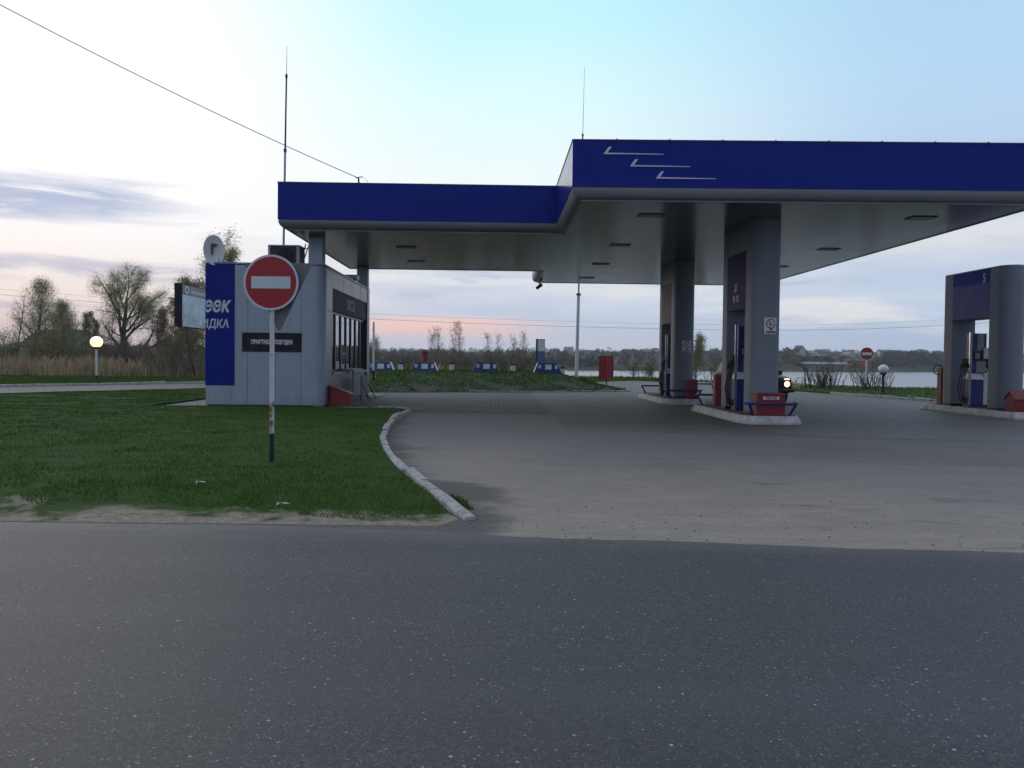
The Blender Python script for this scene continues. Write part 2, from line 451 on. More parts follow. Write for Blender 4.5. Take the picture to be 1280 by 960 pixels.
def f_soffit(nt, b):
    p = geo_pos(nt)
    br = nt.node('ShaderNodeTexBrick', offset=0.0); nt.l.new(p, br.inputs['Vector'])
    br.inputs['Scale'].default_value = 1; br.inputs['Brick Width'].default_value = .30; br.inputs['Row Height'].default_value = 5.0
    br.inputs['Mortar Size'].default_value = .012
    br.inputs['Color1'].default_value = (.075,.078,.083,1); br.inputs['Color2'].default_value = (.066,.069,.074,1); br.inputs['Mortar'].default_value = (.012,.012,.014,1)
    br2 = nt.node('ShaderNodeTexBrick', offset=0.0); nt.l.new(nt.mapping(p, (1,1,1), (0,0,0), (0,.2,0)), br2.inputs['Vector'])
    br2.inputs['Scale'].default_value = 1; br2.inputs['Brick Width'].default_value = 60; br2.inputs['Row Height'].default_value = 5.0
    br2.inputs['Mortar Size'].default_value = .02
    for i in ('Color1', 'Color2'): br2.inputs[i].default_value = (1,1,1,1)
    br2.inputs['Mortar'].default_value = (.25,.25,.25,1)
    c = nt.mix(.9, (.068,.071,.076), br.outputs[0]); c = nt.mix(1.0, c, br2.outputs[0], 'MULTIPLY')
    c = nt.mix(nt.m('MULTIPLY', nt.sstep(nt.noise(p, .8, 5, .65), .55, .75), .3), c, (.045,.042,.040))
    nt.l.new(c, b.inputs['Base Color'])
    nt.put(b.inputs['Roughness'], nt.m('ADD', nt.m('MULTIPLY', nt.noise(p, 1.2, 4), .12), .13))
    b.inputs['Metallic'].default_value = 0; b.inputs['Specular IOR Level'].default_value = .4
    bumpn(nt, b, nt.m('ADD', br.outputs[1], nt.m('MULTIPLY', nt.noise(p, 1.5, 2), .5)), .06, .01)

def f_kerb(nt, b):
    p = geo_pos(nt)
    g = nt.noise(p, 7, 5, .7); f = nt.noise(p, 60, 3, .7)
    c = nt.ramp(nt.m('ADD', nt.m('MULTIPLY', g, .6), nt.m('MULTIPLY', f, .4)), [(.34, (.10,.098,.09)), (.44, (.26,.255,.24)), (.52, (.40,.395,.38)), (.62, (.50,.495,.475))])
    nt.l.new(c, b.inputs['Base Color']); b.inputs['Roughness'].default_value = .85
    bumpn(nt, b, f, .6, .006)

def f_glass(nt, b):
    b.inputs['Base Color'].default_value = (.012,.016,.02,1); b.inputs['Roughness'].default_value = .03
    b.inputs['Specular IOR Level'].default_value = 1.0; b.inputs['Coat Weight'].default_value = .7; b.inputs['Coat Roughness'].default_value = .02

def f_rusty(nt, b):
    p = nt.node('ShaderNodeTexCoord').outputs['Object']
    n = nt.noise(p, 11, 6, .75); s = nt.sep(p)
    c = nt.ramp(nt.noise(p, 4, 4), [(.3, (.52,.54,.55)), (.7, (.68,.69,.69))])
    near = nt.sstep(nt.m('ABSOLUTE', nt.m('SUBTRACT', s[2], .62)), .35, .0)
    c = nt.mix(nt.sstep(nt.m('ADD', n, nt.m('MULTIPLY', near, .16)), .58, .66), c, (.16,.065,.025))
    nt.l.new(c, b.inputs['Base Color']); b.inputs['Roughness'].default_value = .5

def f_fadedpanel(nt, b):
    """pump header sheet: deep blue top band, sun-bleached violet lower part"""
    p = nt.node('ShaderNodeTexCoord').outputs['Object']; s = nt.sep(p)
    w = nt.m('ADD', s[2], nt.m('MULTIPLY', nt.m('SUBTRACT', nt.noise(p, 5, 3), .5), .10))
    low = nt.ramp(nt.noise(nt.mapping(p, (4,4,2)), 1.5, 5, .65), [(.3, (.070,.082,.27)), (.7, (.12,.135,.35))])
    c = nt.mix(nt.sstep(w, 3.92, 4.0), low, (.010,.016,.22))
    nt.l.new(c, b.inputs['Base Color']); b.inputs['Roughness'].default_value = .5; b.inputs['Specular IOR Level'].default_value = .15

def f_poster(nt, b):
    p = nt.node('ShaderNodeTexCoord').outputs['Object']; s = nt.sep(p)
    n = nt.noise(nt.mapping(p, (.7,.7,.9)), 1.4, 7, .7, .8); n2 = nt.noise(nt.mapping(p, (4,4,2)), 1.5, 6, .75)
    c = nt.ramp(n, [(.3, (.30,.38,.36)), (.45, (.40,.52,.60)), (.6, (.56,.68,.76)), (.75, (.72,.80,.84))])
    g = nt.m('MULTIPLY', nt.sstep(s[2], .3, -1.0), nt.sstep(n2, .45, .6))
    c = nt.mix(nt.m('MULTIPLY', g, .8), c, (.11,.16,.06))
    nt.l.new(c, b.inputs['Base Color']); b.inputs['Roughness'].default_value = .45

BLUE = (.0006,.0175,.245)
M = {}
M['road'] = mat('asphalt_worn', fn=f_road)
M['forecourt'] = mat('sandy_forecourt', fn=f_forecourt)
M['apron'] = mat('oily_asphalt', fn=f_apron)
M['paving'] = mat('block_paving', fn=f_paving)
M['soil'] = mat('grass_thatch', fn=f_soil)
M['meadow'] = mat('meadow_ground', fn=f_meadow)
M['mound'] = mat('mound_turf', fn=f_mound)
M['grass'] = mat('grass_blades', fn=f_blades((.031,.088,.004), (.056,.142,.008), (.118,.190,.024)))
M['grass2'] = mat('rough_grass_blades', fn=f_blades((.045,.088,.010), (.085,.155,.022), (.17,.19,.06), .5))
M['reed'] = mat('dry_reed', fn=f_blades((.24,.18,.10), (.43,.34,.21), (.64,.54,.37), .6))
M['water'] = mat('lake_water', fn=f_water)
M['blue'] = mat('blue_paint', BLUE, .18, 0, .16, var=.06, vscale=.6)
M['banner'] = mat('blue_vinyl', (.0015,.015,.225), .42, 0, .2, var=.10, vscale=1.5)
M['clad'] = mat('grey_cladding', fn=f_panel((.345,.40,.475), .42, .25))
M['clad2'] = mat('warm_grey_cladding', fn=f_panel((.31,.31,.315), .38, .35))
M['trim'] = mat('aluminium_trim', (.26,.275,.30), .40, .4, var=.08, vscale=1.0)
M['soffit'] = mat('soffit_panel', fn=f_soffit)
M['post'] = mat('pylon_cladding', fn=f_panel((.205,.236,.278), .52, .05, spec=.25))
M['darksign'] = mat('dark_violet_sheet', (.032,.028,.038), .6, 0, .12, var=.2, vscale=5)
M['frame'] = mat('dark_mullion', (.010,.022,.036), .35)
M['black'] = mat('black_rubber', (.012,.012,.013), .6, var=.3)
M['dark'] = mat('dark_fitting', (.028,.030,.034), .5, var=.25)
M['glass'] = mat('window_glass', fn=f_glass)
M['white'] = mat('white_paint', (.66,.68,.69), .45, var=.08)
M['letter'] = mat('white_lettering', (.62,.66,.72), .4, var=.05)
M['paleletter'] = mat('pale_lettering', (.50,.51,.52), .4, var=.2, vscale=20)
M['chrome'] = mat('bright_steel', (.55,.55,.55), .22, 1.0, var=.15)
M['red'] = mat('red_paint', (.22,.018,.018), .5, var=.18, vscale=5)
M['signred'] = mat('sign_red', (.37,.012,.018), .38, var=.06)
M['signwhite'] = mat('sign_white', (.60,.66,.74), .35, var=.05)
M['signgrey'] = mat('sign_back', (.16,.18,.19), .5, var=.1)
M['galv'] = mat('galvanised', (.36,.38,.40), .45, .5)
M['rusty'] = mat('chipped_white_paint', fn=f_rusty)
M['kerb'] = mat('limed_concrete', fn=f_kerb)
M['concrete'] = mat('concrete', (.24,.235,.225), .85, var=.3, vscale=4, bump=.4)
M['islandtop'] = mat('island_concrete', (.11,.10,.09), .85, var=.35, vscale=4, bump=.4)
M['islandedge'] = mat('whitewashed_kerb', (.50,.50,.485), .7, var=.3, vscale=5, bump=.3)
M['rail'] = mat('rail_blue', (.012,.022,.17), .4, var=.2, vscale=8)
M['pump'] = mat('pump_blue', (.018,.034,.19), .35, var=.12, vscale=4)
M['pumpgrey'] = mat('pump_grey', (.26,.255,.245), .4, .3, var=.15)
M['faded'] = mat('bleached_header', fn=f_fadedpanel)
M['darkhead'] = mat('dark_blue_header', (.007,.014,.095), .55, 0, .08, var=.3, vscale=3)
M['greyhead'] = mat('grey_violet_header', (.15,.145,.165), .6, 0, .15, var=.2, vscale=3)
M['bark'] = mat('bark', (.040,.034,.028), .9, var=.3, vscale=6)
M['twig'] = mat('twigs', (.20,.168,.13), .9, var=.3, vscale=2)
M['twigdark'] = mat('dark_twigs', (.105,.093,.076), .9, var=.3, vscale=2)
M['birch'] = mat('birch_bark', (.24,.22,.19), .8, var=.3, vscale=3)
M['bud'] = mat('spring_buds', fn=f_blades((.19,.20,.085), (.31,.31,.14), (.43,.41,.20), .9))
M['budwarm'] = mat('warm_buds', fn=f_blades((.15,.115,.07), (.23,.19,.115), (.31,.265,.17), .7))
M['conifer'] = mat('dark_evergreen', fn=f_blades((.010,.018,.008), (.020,.030,.012), (.035,.045,.02), .5))
M['wood'] = mat('far_woods', fn=f_blades((.042,.052,.030), (.082,.086,.050), (.155,.132,.09), .03))
M['roofdark'] = mat('dark_roof', (.045,.05,.06), .7)
M['roofred'] = mat('rust_roof', (.12,.045,.03), .7)
M['rooflight'] = mat('pale_metal_roof', (.22,.24,.27), .5)
M['roofgreen'] = mat('green_roof', (.04,.085,.07), .6)
M['wallwhite'] = mat('white_wall', (.46,.46,.45), .8)
M['walltan'] = mat('tan_wall', (.20,.165,.125), .8)
M['wallorange'] = mat('orange_wall', (.38,.14,.05), .8)
M['wallblue'] = mat('blue_wall', (.06,.10,.25), .7)
M['carpaint'] = mat('dark_green_car_paint', (.018,.030,.028), .4, 0, .2, var=.1)
M['tyre'] = mat('tyre', (.014,.014,.014), .8)
M['lampon'] = mat('lit_globe', (.9,.82,.6), .4, emit=(1.0,.84,.50), estr=1.0, var=.02)
M['lampoff'] = mat('unlit_globe', (.74,.77,.80), .25, var=.03)
M['head'] = mat('lit_headlight', (1,.9,.7), .2, emit=(1.0,.68,.34), estr=3.0, var=.02)
M['indicator'] = mat('lit_sidelight', (1,.85,.7), .3, emit=(1.0,.72,.5), estr=1.0, var=.02)
M['carglass'] = mat('car_glass', (.015,.022,.022), .25, 0, .08)
M['poster'] = mat('billboard_print', fn=f_poster)
M['paper'] = mat('litter_paper', (.42,.42,.40), .7)
M['stone'] = mat('rubble_stone', (.30,.285,.26), .9, var=.4, vscale=9)
M['wire'] = mat('cable', (.05,.055,.06), .6)
M['hood'] = mat('tank_hood_blue', (.014,.055,.20), .4, var=.12)
M['redroof'] = mat('fire_red', (.26,.016,.022), .45, var=.1)

# ------------------------------------------------------------------ camera
cam = bpy.data.cameras.new('camera'); camo = bpy.data.objects.new('camera', cam); COL.objects.link(camo)
cam.sensor_width = 36.0; cam.lens = 1100/1280*36.0; cam.clip_start = .1; cam.clip_end = 9000
camo.matrix_world = Matrix.Translation((0, 0, 1.5)) @ Matrix.Rotation(R(-1.09), 4, 'Z') @ Matrix.Rotation(R(90-1.56), 4, 'X') @ Matrix.Rotation(R(.65), 4, 'Z')
SC.camera = camo

# ------------------------------------------------------------------ sky and light
def build_world():
    W = bpy.data.worlds.new('World'); SC.world = W; W.use_nodes = True
    nt = NT(W.node_tree); nt.n.clear()
    out = nt.node('ShaderNodeOutputWorld')
    d = nt.node('ShaderNodeTexCoord').outputs['Generated']
    s = nt.sep(d)
    el = nt.m('ARCSINE', nt.m('MINIMUM', nt.m('MAXIMUM', s[2], -1.0), 1.0))
    az = nt.m('ARCTAN2', s[0], s[1])
    e = nt.m('DIVIDE', nt.m('MAXIMUM', el, 0.0), .8)          # ramp axis, .8 rad high
    def st(lst): return [(a/.8, c) for a, c in lst]
    left = nt.ramp(e, st([(0,(.58,.55,.62)), (.03,(.69,.62,.66)), (.06,(.86,.80,.78)), (.10,(.97,.95,.94)), (.14,(1.06,1.06,1.06)), (.28,(1.12,1.13,1.14)), (.36,(1.08,1.11,1.13)), (.43,(.90,1.03,1.10)), (.6,(.70,.80,.92)), (.8,(.56,.62,.74))]))
    mid = nt.ramp(e, st([(0,(.54,.60,.75)), (.02,(.57,.62,.77)), (.05,(.60,.69,.84)), (.085,(.74,.80,.86)), (.13,(.88,.95,.99)), (.20,(.93,1.03,1.04)), (.28,(.78,1.04,1.06)), (.36,(.60,.99,1.06)), (.43,(.54,.93,1.05)), (.6,(.58,.70,.86)), (.8,(.52,.58,.72))]))
    right = nt.ramp(e, st([(0,(.45,.56,.73)), (.03,(.47,.60,.80)), (.07,(.57,.68,.85)), (.11,(.64,.74,.87)), (.15,(.60,.72,.88)), (.20,(.52,.68,.90)), (.30,(.48,.72,.95)), (.43,(.42,.68,.92)), (.6,(.52,.63,.82)), (.8,(.48,.54,.70))]))
    c = nt.mix(nt.sstep(az, -.02, -.40), mid, left)
    c = nt.mix(nt.sstep(az, .02, .48), c, right)
    ca = nt.comb(nt.m('MULTIPLY', az, 3.0), nt.m('MULTIPLY', el, 26.0), 0.0)
    cb = nt.comb(nt.m('MULTIPLY', az, 5.5), nt.m('MULTIPLY', nt.m('ADD', el, nt.m('MULTIPLY', az, .03)), 46.0), 3.0)
    n1 = nt.noise(ca, 1.0, 6, .58, .35); n2 = nt.noise(cb, 1.0, 6, .6, .4)
    # broad stratus bands over the lake
    lay = nt.m('MULTIPLY', nt.sstep(el, .165, .105), nt.sstep(el, .015, .045))
    k = nt.m('MULTIPLY', nt.sstep(n1, .42, .62), lay)
    k = nt.m('MULTIPLY', k, nt.sstep(az, -.36, -.05))
    c = nt.mix(nt.m('MULTIPLY', k, .72), c, (.50,.60,.78))
    # bright gaps between the bands
    gap = nt.m('MULTIPLY', nt.m('MULTIPLY', nt.sstep(n1, .47, .33), lay), nt.sstep(az, -.3, .1))
    c = nt.mix(nt.m('MULTIPLY', gap, .75), c, (.86,.86,.85))
    band = nt.m('MULTIPLY', nt.sstep(nt.m('ABSOLUTE', nt.m('SUBTRACT', nt.m('SUBTRACT', el, nt.m('MULTIPLY', nt.m('SUBTRACT', n2, .5), .035)), .135)), .035, .006), nt.sstep(az, .22, .40))
    c = nt.mix(nt.m('MULTIPLY', band, .70), c, (.83,.85,.84))
    hi = nt.m('MULTIPLY', nt.sstep(nt.m('ABSOLUTE', nt.m('SUBTRACT', el, .195)), .055, .0), nt.sstep(az, .12, .5))
    c = nt.mix(nt.m('MULTIPLY', nt.m('MULTIPLY', hi, nt.sstep(n1, .34, .6)), .75), c, (.42,.54,.80))
    # thin streaks
    k2 = nt.m('MULTIPLY', nt.sstep(n2, .56, .68), nt.m('MULTIPLY', nt.sstep(el, .15, .09), nt.sstep(el, .02, .05)))
    c = nt.mix(nt.m('MULTIPLY', k2, .55), c, (.42,.49,.66))
    # slate cloud bank on the left
    w = nt.m('ADD', el, nt.m('MULTIPLY', nt.m('SUBTRACT', n1, .5), .05))
    bank = nt.m('MULTIPLY', nt.sstep(nt.m('ABSOLUTE', nt.m('SUBTRACT', w, .156)), .026, .006), nt.sstep(nt.m('ADD', az, nt.m('MULTIPLY', nt.m('SUBTRACT', n2, .5), .3)), -.30, -.42))
    bank = nt.m('MULTIPLY', bank, nt.sstep(n2, .30, .52))
    bank2 = nt.m('MULTIPLY', nt.sstep(nt.m('ABSOLUTE', nt.m('SUBTRACT', w, .088)), .022, .004), nt.m('MULTIPLY', nt.sstep(az, -.24, -.36), nt.sstep(n2, .36, .56)))
    c = nt.mix(nt.m('MULTIPLY', bank, .95), c, (.45,.545,.75))
    c = nt.mix(nt.m('MULTIPLY', bank2, .85), c, (.50,.53,.68))
    # last pink of the sunset
    pk = nt.m('MULTIPLY', nt.sstep(nt.m('ABSOLUTE', nt.m('SUBTRACT', el, nt.m('ADD', .036, nt.m('MULTIPLY', nt.m('SUBTRACT', n2, .5), .03)))), .02, .002),
              nt.m('MULTIPLY', nt.sstep(az, .10, -.04), nt.sstep(az, -.33, -.18)))
    c = nt.mix(nt.m('MULTIPLY', pk, .85), c, (1.0,.66,.58))
    front = nt.m('MULTIPLY', nt.sstep(el, .62, .46), nt.sstep(s[1], .0, .35))
    c = nt.mix(front, c, nt.mix(1.0, c, (.84,.83,.835), 'MULTIPLY'))
    # the sky behind the viewer is already dim and blue
    c = nt.mix(nt.m('MULTIPLY', nt.sstep(s[1], .35, -.5), .95), c, (.30,.345,.46))
    lowsky = nt.m('MULTIPLY', nt.sstep(el, .16, .0), nt.sstep(s[1], .0, .4))
    c = nt.mix(lowsky, c, nt.mix(1.0, c, (1.16,1.12,1.08), 'MULTIPLY'))
    c = nt.mix(nt.sstep(el, .0, -.05), c, (.10,.12,.13))
    sky = nt.node('ShaderNodeTexSky', sky_type='NISHITA'); sky.sun_disc = False
    sky.sun_elevation = R(2.0); sky.sun_rotation = R(-32); sky.air_density = 1.2; sky.dust_density = 1.0
    bg1 = nt.node('ShaderNodeBackground'); nt.l.new(sky.outputs[0], bg1.inputs[0]); bg1.inputs[1].default_value = .05
    bg2 = nt.node('ShaderNodeBackground'); nt.l.new(c, bg2.inputs[0]); bg2.inputs[1].default_value = 1.0
    mx = nt.node('ShaderNodeMixShader'); mx.inputs[0].default_value = .93
    nt.l.new(bg1.outputs[0], mx.inputs[1]); nt.l.new(bg2.outputs[0], mx.inputs[2])
    nt.l.new(mx.outputs[0], out.inputs[0])
build_world()
sun = bpy.data.lights.new('sun', 'SUN'); suno = bpy.data.objects.new('sun', sun); COL.objects.link(suno)
sun.energy = .22; sun.angle = R(25); sun.color = (1, .86, .74)
suno.rotation_euler = Vector((-math.sin(R(-32)), -math.cos(R(-32)), -math.sin(R(9)))).to_track_quat('-Z', 'Y').to_euler()
suno.location = (-60, 60, 40)
SC.view_settings.view_transform = 'Standard'; SC.view_settings.look = 'None'
SC.view_settings.exposure = .34; SC.view_settings.gamma = 1; SC.view_settings.use_curve_mapping = False
SC.cycles.max_bounces = 6; SC.cycles.transparent_max_bounces = 8
SC.cycles.sample_clamp_indirect = 4

# ------------------------------------------------------------------ setting: terrain, lake, road, forecourt
SHORE = [(-1500,900),(-500,420),(-120,170),(-60,115),(-22,88),(-9,77),(13,78),(20,58),(26,53),(60,45),(400,-60),(2500,-700)]
FAR = [(-1500,1000),(-500,470),(-120,330),(-8,385),(220,500),(345,590),(900,820),(2500,1600)]
def shore(x): return np.interp(x, [p[0] for p in SHORE], [p[1] for p in SHORE])
def farshore(x): return np.interp(x, [p[0] for p in FAR], [p[1] for p in FAR])

def hill(x, y):
    fs = farshore(x); t = np.clip((y-fs)/1000.0, 0, 1.6)
    top = np.interp(x/np.maximum(y, 1), [-.7,-.35,-.1,.1,.25,.5,.8], [14,12,11,19,23,26,26])
    return top*np.clip(t, 0, 1)**.62

def terrain():
    xs = np.concatenate([np.linspace(-1500,-120,40), np.linspace(-110,110,89), np.linspace(130,1500,50)])
    ys = np.concatenate([np.linspace(-60,30,19), np.linspace(32,130,66), np.linspace(140,700,71), np.linspace(720,1650,40)])
    X, Y = np.meshgrid(xs, ys)
    sh = shore(X); fs = farshore(X)
    b = np.clip((Y-sh)/14, 0, 1); bank = b*b*(3-2*b)
    f = np.clip((Y-fs+10)/14, 0, 1); bf = f*f*(3-2*f)
    Z = -7*bank*(1-bf) + bf*(-2.4) + np.where(Y > fs, hill(X, Y), 0)
    N = np.array([[nz(x, y, .004, 3)*5 + nz(x, y, .015, 8)*1.6 for x in xs] for y in ys])
    Z += np.where(Y > fs+20, N*np.clip((Y-fs)/400, 0, 1), 0)
    Z += np.where((X < -26) & (Y < 170), .0, 0)
    Z -= .015
    V = np.stack([X, Y, Z], -1).reshape(-1, 3)
    ny, nx = X.shape
    i = np.arange(ny-1)[:,None]*nx + np.arange(nx-1)[None,:]
    F = np.stack([i, i+1, i+1+nx, i+nx], -1).reshape(-1, 4)
    o = fast_mesh('ground', V, F, M['meadow'], smooth=True); o['kind'] = 'structure'
    me = bpy.data.meshes.new('lake')
    me.from_pydata([(-1490,35,-3.0),(1490,-55,-3.0),(1490,1400,-3.0),(-1490,1200,-3.0)], [], [(0,1,2,3)])
    o = link_mesh('lake', me, M['water']); o['kind'] = 'structure'
terrain()

def edge_y(x): return float(np.interp(x, [-80,-20,-4.4,-2.1,.16,2.24,4.22,12,80], [8.0,7.9,7.86,7.82,7.42,7.12,6.88,5.9,-2]))
road_pts = [(-80,-18),(80,-18)]
road_far = []
x = 80.0
while x >= -80:
    fine = -6 < x < 8
    road_far.append((x, edge_y(x) + nz(x, 0, .9, 4)*.07 + nz(x, 0, 4.5, 9)*.035))
    x -= .07 if fine else .8
sheet('road', road_pts + road_far, .010, M['road'])

fore = [(-60,6.8),(70,-4.0),(70,20),(25,30.5),(17.8,35.5),(16.66,42.7),(15.2,52),(11,68),(7.2,66),(6.6,50),(-5.3,52),(-9,53.6),(-12,52.4),(-16.2,49.1),(-19.5,44.5),(-22.4,40.2),(-30,30.9),(-42,20.9),(-60,12)]
sheet('forecourt', fore, .002, M['forecourt'])
sheet('pump_apron', [(1.62,24.8),(1.59,19.1),(10.4,17.0),(24,15.2),(24,30.9),(17.7,35.4),(16.5,42.7),(12,44.2),(6.5,43.8),(1.65,40.6)], .006, M['apron'])
sheet('paving', [(-4.55,25.2),(-2.3,25.0),(1.57,24.8),(1.6,40.55),(-5.2,38.2),(-5.6,36.6),(-4.55,36.6)], .010, M['paving'])

KERB = [(-4.4,25.25),(-2.9,25.15),(-2.37,24.5),(-2.44,22.8),(-2.43,21.0),(-2.28,18.6),(-2.08,16.5),(-1.86,14.9),(-1.68,13.8),(-1.35,12.1),(-.79,9.9),(-.22,8.15)]
def resample(pts, step):
    P = [Vector((a, b)) for a, b in pts]
    # catmull-rom
    out = []
    for i in range(len(P)-1):
        p0, p1, p2, p3 = P[max(i-1,0)], P[i], P[i+1], P[min(i+2, len(P)-1)]
        n = max(2, int((p2-p1).length/step))
        for k in range(n):
            t = k/n
            out.append(.5*((2*p1) + (p2-p0)*t + (2*p0-5*p1+4*p2-p3)*t*t + (3*p1-p0-3*p2+p3)*t**3))
    out.append(P[-1])
    return out

def kerb(name, pts, h, w=.125, stone=1.0, z0=-.05, seed=1, sink_end=False, closed=None):
    rs = resample(pts, .12)
    rnd = random.Random(seed)
    mb = MB()
    acc = 0; start = 0
    L = [0]
    for a, b in zip(rs, rs[1:]): L.append(L[-1] + (b-a).length)
    i = 0
    while i < len(rs)-1:
        j = i
        while j < len(rs)-1 and L[j]-L[i] < stone: j += 1
        dz = rnd.uniform(-.035, .012); sh = rnd.uniform(-.025, .025); tl = rnd.uniform(-.03, .03)
        seg = rs[i:j+1]
        if len(seg) >= 2:
            nn = len(seg); q = []
            for m_ in range(nn):
                t = seg[min(m_+1, nn-1)] - seg[max(m_-1, 0)]
                nrm = Vector((-t.y, t.x)).normalized()
                c = seg[m_] + nrm*sh
                if m_ == 0: c = c + t.normalized()*.022
                if m_ == nn-1: c = c - t.normalized()*.022
                hh = h + dz + tl*(m_/(nn-1)-.5)
                if sink_end: hh *= min(1, (L[-1]-L[i+m_])/1.5 + .35)
                jag = rnd.uniform(-.016, .008)
                a = c - nrm*w/2; b = c + nrm*w/2
                q.append([(a.x, a.y, z0), (a.x, a.y, hh-.02+jag), (a.x+nrm.x*.02, a.y+nrm.y*.02, hh+jag), (b.x-nrm.x*.02, b.y-nrm.y*.02, hh), (b.x, b.y, hh-.02), (b.x, b.y, z0)])
            vs = [p for r_ in q for p in r_]; fs = []
            for m_ in range(nn-1):
                for k in range(6): fs.append((m_*6+k, m_*6+(k+1) % 6, (m_+1)*6+(k+1) % 6, (m_+1)*6+k))
            fs += [tuple(range(5,-1,-1)), tuple((nn-1)*6+k for k in range(6))]
            mb.add(vs, fs)
        i = j
    o = mb.build(name, M['kerb']); o['kind'] = 'structure'
    return o
kerb('kerb', KERB, .13, seed=3, sink_end=True)
kerb('side_road_kerb', [(-42,21),(-30,31),(-22.4,40.3),(-19.5,44.6),(-16.2,49.2),(-12,52.5),(-6.5,54)], .15, stone=2.2, seed=5)
kerb('station_edge_kerb', [(16.5,43.0),(16.8,41.2),(17.5,36.9),(18.6,34.9),(25,30.3),(40,24)], .13, stone=1.0, seed=8)
kerb('mound_kerb', [(-1.2,40.0),(1.5,40.9),(4.2,41.9),(6.2,43.0),(6.75,44.0),(6.9,46)], .10, stone=1.2, seed=9)

def kerb_dirt():
    rs = [p for p in resample(KERB, .12) if p.y < 22.5]
    L = []; Rr = []
    for i, p in enumerate(rs):
        t = rs[min(i+1, len(rs)-1)] - rs[max(i-1, 0)]; n = Vector((-t.y, t.x)).normalized()
        if n.x < 0: n = -n
        w = max(.03, (.20 + nz(p.x, p.y, .8, 51)*.30 + nz(p.x, p.y, 3.5, 52)*.16 + .35*math.exp(-((p.y-9.8)/.55)**2)))
        L.append((p.x+n.x*.03, p.y+n.y*.03)); Rr.append((p.x+n.x*(.06+w), p.y+n.y*(.06+w)))
    return rs
KD = kerb_dirt()
VERGE = [(-.33,8.2),(-.87,9.9),(-1.43,12.1),(-1.76,13.8),(-1.94,14.9),(-2.16,16.5),(-2.36,18.6),(-2.51,21.0),(-2.52,22.8),(-2.46,24.45),(-2.9,25.06),(-4.45,25.16),(-4.6,25.2),(-9.9,25.2),(-9.9,36.5),(-9.9,45.0),(-14.0,41.0),(-16.6,36.6),(-19.0,33.2),(-28,22),(-60,10.5),(-60,7.98),(-30,8.0),(-12,7.95),(-4.36,7.93),(-2.1,7.9),(-.5,7.86)]
def verge_z(x, y):
    d = y - edge_y(x) - .75*max(0, min(1, (x+1.7)/1.2))
    u = max(0, min(1, (d-.1)/1.6)); z = .005 + .094*u*u*(3-2*u)
    z += nz(x, y, .7, 2)*.035*u + nz(x, y, 2.6, 5)*.018*min(1, u*3)
    if abs(y-25.2) < .6 and x > -10: z = min(z, .10)
    if x < -9.9 and y > 18: z *= max(.15, min(1, (1.357*(x+28)+22-y)/5))
    return max(.005, z)
vp = []
for i, p in enumerate(VERGE):
    q = VERGE[(i+1) % len(VERGE)]
    n = max(1, int(math.hypot(q[0]-p[0], q[1]-p[1])/.5)) if p[1] < 26 and p[0] > -14 else 1
    for k in range(n): vp.append((p[0]+(q[0]-p[0])*k/n, p[1]+(q[1]-p[1])*k/n))
sheet('grass_verge', vp, verge_z, M['soil'], step=.42)
sheet('station_edge_turf', [(16.62,43.0),(16.9,41.2),(17.6,37.0),(18.7,35.0),(25.1,30.4),(40,24.1),(70,15),(70,40),(26,52.6),(20,57.4),(16.4,66),(15.3,52.5)], lambda x, y: .085 + nz(x, y, .5, 3)*.03, M['soil'], step=1.2)

# the low mound over the fuel tanks
MOUND = [(-14,49),(-9,43),(-6.2,39.4),(-5.2,38.75),(-1.2,40.15),(1.5,41.0),(4.2,42.0),(6.1,43.1),(6.65,44.1),(6.8,46),(6.4,50),(4,54.5),(-2,56),(-10,55)]
mp = np.array(MOUND)
def poly_dist(x, y):
    best = 1e9
    for i in range(len(MOUND)):
        a = Vector(MOUND[i]); b = Vector(MOUND[(i+1) % len(MOUND)]); p = Vector((x, y))
        t = max(0, min(1, (p-a).dot(b-a)/(b-a).length_squared))
        best = min(best, (p-a-(b-a)*t).length)
    return best
def mound_z(x, y):
    u = min(1, poly_dist(x, y)/4.2)
    z = .02 + .82*(u*u*(3-2*u))**.9
    return z + (nz(x, y, .8, 6)*.06 + nz(x, y, 2.5, 7)*.035)*min(1, u*3)
mo = sheet('tank_mound', MOUND, mound_z, M['mound'], step=.45)

